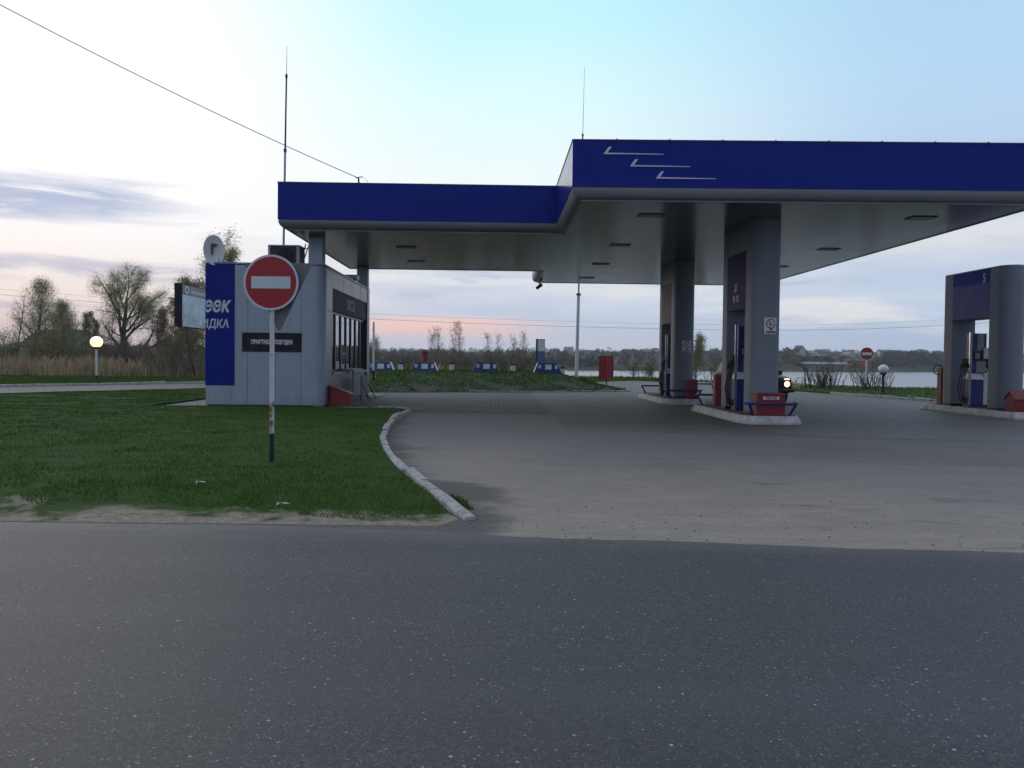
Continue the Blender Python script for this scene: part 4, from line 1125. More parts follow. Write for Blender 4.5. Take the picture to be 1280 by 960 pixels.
no_entry((-2.98,11.8,.085), R(-3), .735, 2.405, .030, 2.72, .40, 'large red no entry sign on a chipped white pole standing in the grass', True, True)
no_entry((19.95,47.0,.08), R(-10), .70, 1.97, .042, 2.2, .40, 'small distant red no entry sign on the lake bank beside bushes', False, False)

def globe_lamp(loc, h, r_, gm, label):
    t = thing('globe_lamp', label, 'lamp post', loc, 0, 'low globe lamps')
    mb = MB(); mb.tube([(0,0,.28),(0,0,h-r_*.9)], .062, 12); mb.build('pole', M['white'] if gm == 'lampon' else M['dark'], t, smooth=40)
    mb = MB(); mb.tube([(0,0,0),(0,0,.28)], .066, 12); mb.build('pole_base', M['black'], t, smooth=40)
    mb = MB(); mb.lathe([(.07,h-r_*1.15),(.16,h-r_*1.0),(.17,h-r_*.82),(.12,h-r_*.80)], 20); mb.build('collar', M['black'], t, smooth=40)
    mb = MB(); mb.ball((0,0,h), r_, 28, 16, .94); mb.build('globe', M[gm], t, smooth=60)
globe_lamp((-23.9,53.2,.02), 2.28, .36, 'lampon', 'lit globe lamp on a white post in the grass before the reeds')
globe_lamp((18.75,42.2,.08), 1.18, .235, 'lampoff', 'unlit white globe lamp on a low dark post by the lake')

t = thing('marker_post', 'white post with a black foot beside the far kiosk corner', 'post', (-5.86,42.4,.3))
mb = MB(); mb.tube([(0,0,.62),(0,0,2.88)], .052, 10); mb.build('shaft', M['white'], t, smooth=40)
mb = MB(); mb.tube([(0,0,-.3),(0,0,.62)], .056, 10); mb.build('foot', M['black'], t, smooth=40)
mb = MB(); mb.tube([(0,0,2.88),(0,0,2.96)], .035, 10); mb.build('cap', M['galv'], t)

# billboard left of the kiosk, only its left half clears the wall
b = thing('billboard', 'two sided billboard with a grey header and pale woodland print behind the kiosk', 'billboard', (-16.45,49.3,0), R(91.5))
BW, z0, z1 = 6.6, 3.02, 5.28
mb = MB(); mb.box(-BW/2+.02, BW/2, -.09, .09, z0, z1); fr = mb.build('panel', M['darksign'], b)
mb = MB(); mb.box(-BW/2+.04, BW/2-.04, -.104, -.092, z1-.55, z1-.04); hd = mb.build('header', M['signgrey'], b)
mb = MB(); n_ = 24
for r_ in (.20,.13):
    for k in range(n_): mb.v.append((-BW/2+.75+r_*1.6*math.cos(2*PI*k/n_), -.108, z1-.29+r_*math.sin(2*PI*k/n_)))
for k in range(n_): mb.f.append((k, (k+1) % n_, n_+(k+1) % n_, n_+k))
mb.build('round_emblem', M['letter'], hd)
text_obj('lettering', 'экологическая\nгазета', .17, M['paleletter'], hd, (-BW/2+.72, -.108, z1-.26), FRONT, bold=.002, depth=.001, align='LEFT', sx=1.2) if False else None
text_obj('lettering', 'наружная реклама', .30, M['letter'], hd, (-BW/2+1.45, -.108, z1-.42), FRONT, bold=.006, depth=.001, align='LEFT')
mb = MB(); mb.box(-BW/2+.04, BW/2-.04, -.104, -.092, z0+.04, z1-.56)
pm = mb
# local object coordinates centred on the print so the material can grade with height
ob = pm.build('print', M['poster'], b); 
for v_ in ob.data.vertices: v_.co.z -= 4.1
ob.location = (0,0,4.1)
mb = MB(); mb.box(-BW/2, -BW/2+.25, .092, .30, z0+.02, z1+.02); mb.build('side_panel', M['darksign'], b)
for x in (1.9,):
    mb = MB(); mb.tube([(x+.1,.2,0),(x+.1,.2,z0+.5)], .09, 10); mb.build('leg', M['dark'], b)

# ------------------------------------------------------------------ pumps
def island(loc, L, label):
    t = thing('pump_island', label, 'pump island', loc, 0, 'raised kerbed pump islands')
    hw, hf, c = .79, .62, .42
    out = [(-hf,0),(hf,0),(hw,c),(hw,L-c),(hf,L),(-hf,L),(-hw,L-c),(-hw,c)]
    inn = [(x*.90, .075 + (y)*(L-.15)/L) for x, y in out]
    mb = MB(); n = 8
    mb.v = [(*p, -.02) for p in out] + [(*p, .05) for p in out] + [(*p, .195) for p in inn] + [(x*.93, L/2+(y-L/2)*.985, .2) for x, y in inn]
    for k in range(3):
        for i in range(n): mb.f.append((k*n+i, k*n+(i+1) % n, (k+1)*n+(i+1) % n, (k+1)*n+i))
    mb.build('kerb_edge', M['islandedge'] , t, bevel=.012)
    mb = MB(); mb.prism([(x*.93, L/2+(y-L/2)*.985) for x, y in inn], .05, .199); mb.build('island_top', M['islandtop'], t)
    return t
def rail(parent, y, s, mirror):
    """hoop guard rail; s = +1 front end, -1 far end"""
    mb = MB()
    hw = .60
    mb.tube([(-hw-.02,y+s*.30,.49),(-hw,y+s*.06,.50),(-hw+.12,y-s*.02,.49),(hw-.12,y-s*.02,.49),(hw,y+s*.06,.50),(hw+.02,y+s*.30,.52)], .034, 10)
    g = mb.build('guard_rail', M['rail'], parent, smooth=50)
    for sx in (-1, 1):
        mb = MB(); mb.tube([(sx*(hw-.02),y+s*.04,.49),(sx*(hw-.16),y+s*.16,.19)], .034, 8)
        mb.box(sx*(hw-.16)-.07, sx*(hw-.16)+.07, y+s*.16-.07, y+s*.16+.07, .19, .205); mb.build('rail_leg', M['rail'], g, smooth=50)

def pylon(loc, gap, top, header_mat, label, number=None, wording=None, cap=True, nosmoke=False):
    """two round ended posts joined by a header; y = 0 is the near tip"""
    t = thing('pump_pylon', label, 'pump pylon', loc, 0, 'grey round ended pump pylons')
    hw = .37; fl = .41
    y1 = hw + fl; y2 = y1 + gap; L = y2 + fl + hw
    a = np.linspace(PI, 2*PI, 17)
    near = [(hw*math.cos(q), hw+hw*math.sin(q)) for q in a] + [(hw,y1),(-hw,y1)]
    far = [(-hw,y2),(hw,y2)] + [(hw*math.cos(q), L-hw+hw*math.sin(q)) for q in np.linspace(0, PI, 17)]
    for poly in (near, far):
        mb = MB(); mb.prism(poly, .19, top); p = mb.build('post', M['post'], t, smooth=30)
        mb = MB(); mb.prism([(x*1.012, y) for x, y in poly], .19, .27); mb.build('skirting', M['dark'], p, smooth=30)
    mb = MB(); mb.box(-hw+.012, hw-.012, y1+.001, y2-.001, 2.92, top-.001); mb.build('header', M['post'], t)
    for sx, rot in ((-1, LEFT), (1, RIGHT)):
        mb = MB(); x0 = sx*(hw-.010); x1 = sx*(hw+.006)
        mb.box(min(x0,x1), max(x0,x1), y1+.01, y2-.01, 2.93, 4.40 if cap is False else 4.34); hp = mb.build('header_panel', M[header_mat], t)
        if number: text_obj('number', number, .36, M['letter'], hp, (sx*(hw+.009), y1+.30 if sx < 0 else y2-.30, 3.98), rot, bold=.004, depth=.002)
        if wording:
            for k, wd in enumerate(wording):
                text_obj('lettering', wd, .24, M['dark'] if header_mat == 'greyhead' else M['paleletter'], hp, (sx*(hw+.009), (y1+y2)/2, 3.12 + .30*k), rot, bold=.002, depth=.002, sx=.9)
    if cap:
        mb = MB(); pl = [(x*1.0, y) for x, y in near[:17]] + [(x, y) for x, y in far[2:]]
        mb.prism(pl, top+.001, top+.03); mb.build('cap', M['trim'], t, smooth=30)
    if nosmoke:
        # no smoking plate on the near post, slightly bent round it
        mb = MB(); w = .235; n = 6
        def pt(u, z, off): 
            q = u/hw; return ((hw+off)*math.sin(q), hw-(hw+off)*math.cos(q), z)
        zc = nosmoke; u0 = .06
        def patch(u_a, u_b, za, zb, off, m_, nm, par):
            mb = MB()
            us = np.linspace(u_a, u_b, 8)
            for u in us: mb.v += [pt(u, za, off), pt(u, zb, off)]
            for k in range(7): mb.f.append((2*k, 2*k+2, 2*k+3, 2*k+1))
            return mb.build(nm, m_, par)
        pl = patch(u0-.165, u0+.165, zc-.20, zc+.21, .006, M['white'], 'no_smoking_plate', t)
        mb = MB(); nn = 32
        for r_ in (.125,.098):
            for k in range(nn): mb.v.append(pt(u0+r_*math.cos(2*PI*k/nn), zc+.06+r_*math.sin(2*PI*k/nn), .009))
        for k in range(nn): mb.f.append((k, (k+1) % nn, nn+(k+1) % nn, nn+k))
        mb.build('prohibition_ring', M['signred'] , pl)
        mb = MB()
        def strip(a_, b_, w_):
            A_, B_ = Vector(a_), Vector(b_); nrm = (B_-A_).normalized(); nrm = Vector((-nrm.y, nrm.x))*w_/2
            b0 = len(mb.v)
            for p in (A_-nrm, B_-nrm, B_+nrm, A_+nrm): mb.v.append(pt(u0+p.x, zc+.06+p.y, .0095))
            mb.f.append((b0, b0+1, b0+2, b0+3))
        strip((-.02,-.07),(-.035,.03),.022); strip((-.03,.0),(.06,-.04),.018); strip((-.035,.03),(-.02,.07),.03); strip((-.085,.085),(.085,-.085),.02)
        mb.build('pictogram', M['darksign'], pl)
        for k, (tx, zz, sz) in enumerate((('НЕ', zc-.105, .05), ('КУРИТЬ!', zc-.175, .062))):
            q = u0/hw
            text_obj('lettering', tx, sz, M['darksign'], pl, pt(u0, zz, .011), (PI/2, 0, q), bold=.003, depth=.001)
    return t, y1, y2

def dispenser(loc, label):
    t = thing('fuel_dispenser', label, 'fuel pump', loc, 0, 'blue fuel dispensers')
    D = .46
    mb = MB(); mb.box(-.31, .31, .01, D-.01, .0, .09); mb.build('plinth', M['dark'], t)
    mb = MB(); mb.box(-.30, .10, 0, D, .09, .86); mb.build('cabinet', M['pump'], t, bevel=.012)
    mb = MB(); mb.box(.103, .32, .01, D, .09, 1.06); mb.build('side_cover', M['white'], t, bevel=.01)
    mb = MB(); mb.frustum([(-.305,-.035,.862),(.10,-.035,.862),(.10,D,.862),(-.305,D,.862)], [(-.25,.10,1.06),(.10,.10,1.06),(.10,D-.05,1.06),(-.25,D-.05,1.06)]); mb.build('sloped_cover', M['letter'], t, bevel=.01)
    mb = MB(); mb.box(-.25, .20, .06, D-.06, 1.06, 2.28); h = mb.build('head', M['pump'], t, bevel=.012)
    mb = MB(); mb.box(-.10, .10, .046, .058, 1.76, 2.26); mb.build('grey_panel', M['pumpgrey'], h)
    mb = MB(); mb.box(-.20, .06, .040, .058, 1.46, 1.72); ds = mb.build('display', M['black'], h)
    mb = MB(); mb.box(-.16, -.02, .036, .0395, 1.50, 1.68); mb.build('screen', M['pumpgrey'], ds)
    mb = MB(); mb.box(-.12, .18, .046, .058, 1.08, 1.42); mb.build('lower_panel', M['pumpgrey'], h)
    mb = MB(); mb.box(.08, .33, -.02, .045, 1.50, 1.84); mb.build('card_terminal', M['white'], t, bevel=.008)
    for sx in (-1, 1):
        mb = MB(); mb.box(sx*.315-.032, sx*.315+.032, .0, .07, .09, 2.32); mb.build('steel_upright', M['chrome'], t, bevel=.008)
    for sx in (-1, 1):
        for k in range(3):
            y = .13 + .13*k
            mb = MB(); x = sx*.345
            mb.box(x-.03, x+.03, y-.03, y+.03, 1.22, 1.50); mb.tube([(x,y,1.36),(x+sx*.06,y,1.28),(x+sx*.10,y,1.12)], [.03,.026,.016], 8); nzl = mb.build('nozzle', M['black'], t, smooth=40)
            mb = MB(); mb.tube([(x,y,1.24),(x+sx*.08,y-.02,.98),(x+sx*(.13+.02*k),y-.05,.6),(x+sx*.08,y-.03,.22),(x+sx*.0,y,.14),(x-sx*.05,y+.02,.3)], .017, 8); mb.build('hose', M['black'], nzl, smooth=50)
    return t

def fire_cabinet(loc, w, h, d, label, hoop=False):
    t = thing('fire_extinguisher_cabinet', label, 'fire cabinet', loc, 0, 'red fire cabinets on the pump islands')
    mb = MB(); mb.box(-w/2, w/2, 0, d, .0, h); mb.build('case', M['red'], t, bevel=.02)
    mb = MB(); mb.box(-w/2+.03, w/2-.03, -.012, -.001, .05, h-.06); dr = mb.build('door', M['red'], t, bevel=.006)
    mb = MB(); mb.box(w/2-.09, w/2-.06, -.03, -.013, h*.45, h*.6); mb.build('handle', M['dark'], dr)
    if hoop:
        mb = MB(); mb.tube([(-w/2-.02+.16*math.cos(q)-.02, d/2, h-.08+.16*math.sin(q)) for q in np.linspace(.2, 5.2, 18)], .016, 8); mb.build('hose', M['black'], t, smooth=50)

# island A (near), B (far), and the free standing one on the right
XA = 6.80
iA = island((XA,21.2,.006), 6.0, 'near pump island with a whitewashed kerb and blue hoop rails')
rail(iA, .16, 1, False); rail(iA, 5.82, -1, True)
iB = island((6.66,30.6,.006), 6.0, 'far pump island under the canopy with blue hoop rails at both ends')
rail(iB, .16, 1, False); rail(iB, 5.82, -1, True)
iC = island((15.02,24.1,.006), 5.4, 'bare kerbed pump island without rails outside the canopy on the right')
SOF = ZB-.257
pA, a1, a2 = pylon((XA,21.86,0), 1.80, SOF, 'darkhead', 'near pylon rising to the canopy with a no smoking plate and dark header', wording=('95  92','ДТ'), cap=False, nosmoke=2.42)
pB, b1, b2 = pylon((XA-.02,31.38,0), 1.80, SOF, 'greyhead', 'far pylon under the canopy with a pale grey violet header panel', wording=('ДТ 92 95',), cap=False, nosmoke=2.05)
pC, c1, c2 = pylon((14.90,24.92,0), 2.10, 4.36, 'faded', 'free standing pump portal with a number 5 on its faded blue header', number='5')
dispenser((XA-.06,21.86+a1+.75,.2), 'blue fuel dispenser inside the near pylon below the dark header')
dispenser((XA-.08,31.38+b1+.75,.2), 'blue fuel dispenser inside the far pylon below the grey violet header')
dispenser((14.90,24.92+c1+1.05,.2), 'blue fuel dispenser inside the free standing portal number 5')
fire_cabinet((XA-.12,26.0,.2), .30, .95, .3, 'red cabinet behind the near pylon at its far island end')
fire_cabinet((6.98,31.0,.2), .38, .66, .3, 'red cabinet in front of the far pylon under the canopy')
fire_cabinet((14.84,28.75,.2), .26, 1.22, .3, 'tall red cabinet with a black hose loop behind the number 5 portal', True)

# ------------------------------------------------------------------ tank hoods, vents and boards on the mound
def tank_hood(x, y, label, first):
    t = thing('tank_hood', label, 'tank hood', (x, y, mound_z(x, y)-.06), 0, 'blue tank hatch hoods on the mound')
    mb = MB(); mb.frustum([(-.72,-.42,0),(.72,-.42,0),(.72,.42,0),(-.72,.42,0)], [(-.50,-.30,.58),(.50,-.30,.58),(.50,.30,.58),(-.50,.30,.58)]); mb.build('cover', M['hood'], t, bevel=.01)
    for s_ in (-1, 1):
        q0, q1 = .735, .515
        mb = MB(); mb.extrude([(s_*q0,-.40,.03),(s_*q1,-.29,.56),(s_*q1,.29,.56),(s_*q0,.40,.03)], (s_*.014,0,.004)); mb.build('end_plate', M['letter'], t)
    def face(x0, x1, z0, z1, nm, m_):
        mb = MB(); yy = lambda z: -.42+.12*z/.58
        mb.extrude([(x0,yy(z0)-.004,z0),(x1,yy(z0)-.004,z0),(x1,yy(z1)-.004,z1),(x0,yy(z1)-.004,z1)], (0,-.006,.001)); return mb.build(nm, m_, t)
    face(-.14, .20, .22, .48, 'notice_plate', M['white'])
    f = face(.38, .52, .26, .46, 'number_plate', M['letter']); face(-.50, -.34, .28, .46, 'number_plate', M['paleletter'])
    return t
for i, (px, lab) in enumerate(((-6.05,'blue tank hood partly hidden by the kiosk corner post'), (-3.75,'blue tank hood in front of the red fire pillar'), (-.50,'blue tank hood right of the red fire pillar between two white vents'), (2.75,'blue tank hood in front of the tall narrow sign board'))):
    tank_hood(px*1.0, 46.6, lab, i == 0)
for px, lab in ((-5.1,'white tank vent with a black cap left of the red fire pillar'), (-2.35,'white tank vent with a black cap standing alone between two blue hoods'), (.95,'white tank vent with a black cap beside the third blue hood'), (3.62,'white tank vent with a black cap right of the last blue hood')):
    t = thing('tank_vent', lab, 'vent', (px, 47.4, mound_z(px, 47.4)-.05), 0, 'white capped tank vents on the mound')
    mb = MB(); mb.tube([(0,0,0),(0,0,.44)], .13, 14); mb.build('pipe', M['white'], t, smooth=40)
    mb = MB(); mb.lathe([(.15,.44),(.16,.50),(.10,.56)], 14); mb.build('cap', M['black'], t, smooth=40)

t = thing('fire_pillar', 'red arched fire hydrant pillar standing behind the blue tank hood', 'hydrant', (-4.0,50.0,mound_z(-4,50)-.05))
mb = MB(); mb.tube([(0,0,0),(0,0,1.02)], .17, 16); mb.build('pillar', M['redroof'], t, smooth=40)
mb = MB(); mb.lathe([(.23,1.02),(.24,1.08),(.18,1.19),(.06,1.25)], 16); mb.build('dome', M['roofred'], t, smooth=40)

t = thing('narrow_sign_board', 'tall narrow blue and white sign board on a post behind the mound', 'sign board', (2.95,58.0,0), R(50))
mb = MB(); mb.box(-.42,.42,-.06,.06,1.35,2.9); pn = mb.build('board', M['dark'], t)
for za, zb, m_ in ((2.1,2.85,'paleletter'),(1.4,2.08,'hood')):
    for yy in (-.075,.062):
        mb = MB(); mb.box(-.38,.38,yy,yy+.013,za,zb); mb.build('face', M[m_], pn)
mb = MB()
for k in range(4): mb.box(-.30,.30-.1*(k % 2),-.082,-.076,2.2+.15*k,2.26+.15*k)
mb.build('lines', M['letter'], pn)
mb = MB(); mb.tube([(0,0,0),(0,0,1.4)], .06, 8); mb.build('post', M['dark'], t)

t = thing('fire_shield', 'red folding fire equipment shield on a thin post beside the mound', 'fire shield', (6.75,53.3,.01), R(8))
for s_ in (-1, 1):
    mb = MB(); mb.extrude([(s_*.005,-.05,.42),(s_*.46,.10,.36 if s_ < 0 else .42),(s_*.46,.10,1.80),(s_*.005,-.05,1.80)], (0,.03,0)); lf = mb.build('leaf', M['redroof'], t)
    mb = MB(); mb.extrude([(s_*.40,.06,.45),(s_*.43,.07,.45),(s_*.43,.07,1.77),(s_*.40,.06,1.77)], (0,-.012,0)); mb.build('edge_batten', M['red'], lf)
mb = MB(); mb.tube([(0,.03,0),(0,.03,1.2)], .035, 8); mb.build('post', M['dark'], t)

# ------------------------------------------------------------------ the off-roader behind the near pylon
c = thing('parked_car', 'dark boxy off-roader with lit round headlight behind the near pump', 'car', (9.98,31.6,.006), R(7))
mb = MB()
# local: nose at y=0, tail at y=3.7
side = [(.06,.42),(.0,.55),(.02,.78),(.08,.93),(.14,.97),(1.12,1.06),(1.2,1.08),(3.5,1.06),(3.66,.98),(3.70,.60),(3.64,.40),(3.3,.38),(3.26,.55),(3.1,.68),(2.82,.70),(2.6,.58),(2.5,.34),(1.05,.32),(.98,.55),(.82,.68),(.55,.68),(.38,.55),(.32,.40)]
mb.extrude([(-.80,y,z) for y, z in side], (1.60,0,0)); body = mb.build('body', M['carpaint'], c, bevel=.045)
mb = MB(); mb.frustum([(-.76,1.16,1.07),(.76,1.16,1.07),(.76,3.56,1.05),(-.76,3.56,1.05)], [(-.62,1.72,1.60),(.62,1.72,1.60),(.62,3.22,1.60),(-.62,3.22,1.60)]); mb.build('cabin', M['carpaint'], c, bevel=.04)
def pane(a, b_, c_, d_, nm, off):
    o_ = Vector(off); mb = MB(); mb.extrude([Vector(p)+o_ for p in (a, b_, c_, d_)], o_*.5); mb.build(nm, M['carglass'], c)
def lerp4(q, u, v_): 
    a, b_, c_, d_ = [Vector(p) for p in q]; return (a.lerp(b_, u)).lerp(d_.lerp(c_, u), v_)
def quadpane(q, u0, u1, v0, v1, nm, off): pane(lerp4(q,u0,v0), lerp4(q,u1,v0), lerp4(q,u1,v1), lerp4(q,u0,v1), nm, off)
fq = [(-.76,1.16,1.07),(.76,1.16,1.07),(.62,1.72,1.60),(-.62,1.72,1.60)]
quadpane(fq, .07, .93, .10, .90, 'windscreen', (0,-.008,.008))
rq = [(-.76,3.56,1.05),(.76,3.56,1.05),(.62,3.22,1.60),(-.62,3.22,1.60)]
quadpane(rq, .10, .90, .14, .88, 'rear_window', (0,.010,.006))
for s_ in (-1, 1):
    sq = [(s_*.76,1.16,1.07),(s_*.76,3.56,1.05),(s_*.62,3.22,1.60),(s_*.62,1.72,1.60)]
    quadpane(sq, .12, .48, .12, .86, 'side_window', (s_*.010,0,.003)); quadpane(sq, .53, .93, .12, .86, 'side_window', (s_*.010,0,.003))
    for yw in (.69, 2.90):
        mb = MB(); xo = s_*.80
        mb.tube([(xo-s_*.19,yw,.345),(xo+s_*.01,yw,.345)], .345, 28); w = mb.build('wheel', M['tyre'], c, smooth=40, bevel=.03)
        mb = MB(); mb.tube([(xo+s_*.011,yw,.345),(xo+s_*.022,yw,.345)], .20, 20); mb.build('rim', M['galv'], w)
    mb = MB(); mb.box(s_*.92-.10, s_*.92+.10, 1.30, 1.38, 1.04, 1.20); mb.box(min(s_*.76,s_*.86), max(s_*.76,s_*.86), 1.32, 1.36, 1.07, 1.11); mb.build('mirror', M['black'], c, bevel=.02)
    mb = MB(); mb.tube([(s_*.58,-.035,.735),(s_*.58,.02,.735)], .100, 24); mb.build('headlight', M['head'], c)
    mb = MB(); mb.tube([(s_*.58,-.02,.735),(s_*.58,.03,.735)], .125, 24); mb.build('headlight_ring', M['black'], c)
    mb = MB(); mb.box(s_*.60-.10, s_*.60+.10, .01, .06, .885, .945); mb.build('side_light', M['indicator'] , c, bevel=.01)
mb = MB(); mb.box(-.44, .44, -.012, .03, .64, .83); mb.build('grille', M['black'], c)
mb = MB(); mb.box(-.84, .84, -.14, .02, .44, .56); mb.build('bumper', M['dark'], c, bevel=.03)
mb = MB(); mb.box(-.82, .82, 3.68, 3.80, .44, .56); mb.build('rear_bumper', M['dark'], c, bevel=.03)

# ------------------------------------------------------------------ trees and bushes: real branching, bare with the first buds
def prisms(segs, k):
    """(p0, p1, r0, r1) arrays -> vertices, quads"""
    S = np.array([(*a, *b, r0, r1) for a, b, r0, r1 in segs], dtype=np.float64)
    p0, p1, r0, r1 = S[:,:3], S[:,3:6], S[:,6], S[:,7]
    d = p1-p0; d /= np.maximum(np.linalg.norm(d, axis=1, keepdims=True), 1e-9)
    ref = np.where(np.abs(d[:,2:3]) < .9, np.array([[0,0,1.0]]), np.array([[1.0,0,0]]))
    a = np.cross(d, ref); a /= np.maximum(np.linalg.norm(a, axis=1, keepdims=True), 1e-9); b = np.cross(d, a)
    V = []
    for P, r_ in ((p0, r0), (p1, r1)):
        for j in range(k):
            q = 2*PI*j/k
            V.append(P + (a*math.cos(q) + b*math.sin(q))*r_[:,None])
    V = np.stack(V, 1)                        # n, 2k, 3
    n = len(S); base = (np.arange(n)*2*k)[:,None]
    F = np.concatenate([base + np.array([[j, (j+1) % k, k+(j+1) % k, k+j]]) for j in range(k)], 0)
    return V.reshape(-1, 3), F

def grow(rnd, p, d, L, r, lvl, P, wood, twig, tips):
    n = max(2, P['nseg'][min(lvl, len(P['nseg'])-1)])
    pts = [p]; rs = [r]
    end = r*P['taper']
    for i in range(n):
        w = P['wob'][min(lvl, len(P['wob'])-1)]
        d = (d + Vector((rnd.gauss(0, w), rnd.gauss(0, w), rnd.gauss(0, w) + P['up'][min(lvl, len(P['up'])-1)]))).normalized()
        p = p + d*(L/n); pts.append(p); rs.append(r + (end-r)*(i+1)/n)
    dst = wood if lvl <= P['woodlvl'] else twig
    for i in range(n): dst.append((pts[i], pts[i+1], rs[i], rs[i+1]))
    if lvl >= P['levels']:
        tips.append((pts[-1], d)); 
        if n > 1: tips.append((pts[n//2], d))
        return
    k = P['kids'][min(lvl, len(P['kids'])-1)]
    k = max(1, int(k*rnd.uniform(.75, 1.25)))
    lo = P['from'][min(lvl, len(P['from'])-1)]
    ph = rnd.uniform(0, 6.28)
    for j in range(k):
        t = lo + (1-lo)*(j+rnd.random())/k
        x = t*n; i = min(n-1, int(x)); q = pts[i].lerp(pts[i+1], x-i); rr = (rs[i] + (rs[i+1]-rs[i])*(x-i))*P['rk']
        dd = (pts[i+1]-pts[i]).normalized()
        ph += 2.4 + rnd.uniform(-.4, .4)
        a = dd.orthogonal().normalized(); a.rotate(Matrix.Rotation(ph, 3, dd))
        ang = R(rnd.gauss(P['ang'][min(lvl, len(P['ang'])-1)], 9))
        nd = dd*math.cos(ang) + a*math.sin(ang)
        LL = L*P['len'][min(lvl, len(P['len'])-1)]*rnd.uniform(.7, 1.2)*(1-P['short']*t)
        grow(rnd, q, nd.normalized(), LL, max(rr, P['rmin']), lvl+1, P, wood, twig, tips)

def make_tree(name, label, loc, P, seed, barkm='bark', twigm='twig', budm='bud', group='trees and bushes around the station', cat='tree'):
    rnd = random.Random(seed)
    wood, twig, tips = [], [], []
    t = thing(name, label, cat, loc, 0, group) if cat == 'tree' else None
    stems = P.get('stems', 1)
    for s_ in range(stems):
        q = rnd.uniform(0, 6.28); rr = P.get('spread', 0)*math.sqrt(rnd.random()); ti = P.get('tilt', .04)
        d = Vector((math.cos(q)*ti*rnd.uniform(.4,1.2), math.sin(q)*ti*rnd.uniform(.4,1.2), 1)).normalized()
        grow(rnd, Vector((rr*math.cos(q), rr*math.sin(q), -.1)), d, P['h']*rnd.uniform(*P.get('hv', (1,1))), P['r'], 0, P, wood, twig, tips)
    if t: V, F = prisms(wood, 6); fast_mesh('trunk', V, F, M[barkm], t, smooth=True)
    else: twig = wood + twig
    V, F = prisms(twig, 3) if twig else (np.zeros((0,3)), np.zeros((0,4), int))
    nb = P.get('buds', 0)
    if nb and tips:
        B = []
        g = np.random.default_rng(seed)
        T = np.array([(*a, *b) for a, b in tips])
        idx = np.repeat(np.arange(len(T)), nb)
        s0 = P.get('budsize', .06)
        c = T[idx,:3] + g.normal(0, P.get('budspread', .22), (len(idx), 3))
        a = g.normal(0, 1, (len(idx), 3)); a /= np.linalg.norm(a, axis=1, keepdims=True)
        b = g.normal(0, 1, (len(idx), 3)); b -= a*(a*b).sum(1, keepdims=True); b /= np.linalg.norm(b, axis=1, keepdims=True)
        s_ = s0*g.uniform(.5, 1.5, (len(idx), 1))
        BV = np.stack([c-a*s_, c-b*s_*.5, c+a*s_, c+b*s_*.5], 1).reshape(-1, 3)
        BF = np.arange(len(BV)).reshape(-1, 4)
        nv = len(V)
        o = fast_mesh('crown' if t else name, np.concatenate([V, BV]), np.concatenate([F, BF+nv]), M[twigm], t)
        o.data.materials.append(M[budm])
        mi = np.zeros(len(o.data.polygons), dtype=np.int32); mi[len(F):] = 1
        o.data.polygons.foreach_set('material_index', mi)
    elif len(V): o = fast_mesh('crown' if t else name, V, F, M[twigm], t)
    if t is None: o.location = loc; tag(o, label, cat, group); return o
    return t

WILLOW = dict(h=7.2, r=.36, taper=.30, levels=4, woodlvl=1, nseg=[6,5,4,3,2], wob=[.06,.10,.13,.16,.2], up=[.02,.07,.05,.03,.02], kids=[15,9,8,6], **{'from':[.10,.22,.15,.1]}, rk=.55, ang=[46,42,40,38], len=[.92,.46,.42,.42], short=.42, rmin=.013, buds=9, budsize=.034, budspread=.32)
TALL = dict(h=8.0, r=.16, taper=.12, levels=3, woodlvl=0, nseg=[9,4,3,2], wob=[.04,.10,.15,.2], up=[.02,.10,.06,.02], kids=[44,9,5], **{'from':[.10,.15,.1]}, rk=.40, ang=[42,36,36], len=[.60,.36,.42], short=.84, rmin=.012, buds=7, budsize=.034, budspread=.24)
BIRCH = dict(h=5.0, r=.055, taper=.15, levels=3, woodlvl=0, nseg=[8,4,3,2], wob=[.05,.09,.14,.2], up=[.03,.10,.05,.02], kids=[22,6,4], **{'from':[.22,.2,.1]}, rk=.40, ang=[33,32,34], len=[.36,.38,.45], short=.62, rmin=.009, buds=2, budsize=.035, budspread=.14)
ALDER = dict(h=9.0, r=.17, taper=.15, levels=3, woodlvl=0, nseg=[9,5,3,2], wob=[.05,.10,.15,.2], up=[.02,.09,.05,.02], kids=[34,10,6], **{'from':[.20,.2,.1]}, rk=.42, ang=[44,38,38], len=[.34,.42,.45], short=.55, rmin=.013, buds=6, budsize=.042, budspread=.24)
BUSH = dict(h=2.6, r=.028, taper=.3, levels=2, woodlvl=0, nseg=[5,4,3], wob=[.09,.12,.16], up=[.02,.06,.03], kids=[9,5], **{'from':[.2,.15]}, rk=.55, ang=[34,36], len=[.42,.45], short=.4, rmin=.009, stems=14, spread=.9, tilt=.30, hv=(.6,1.1), buds=3, budsize=.04, budspread=.12)
def PV(P, **k): q = dict(P); q.update(k); return q

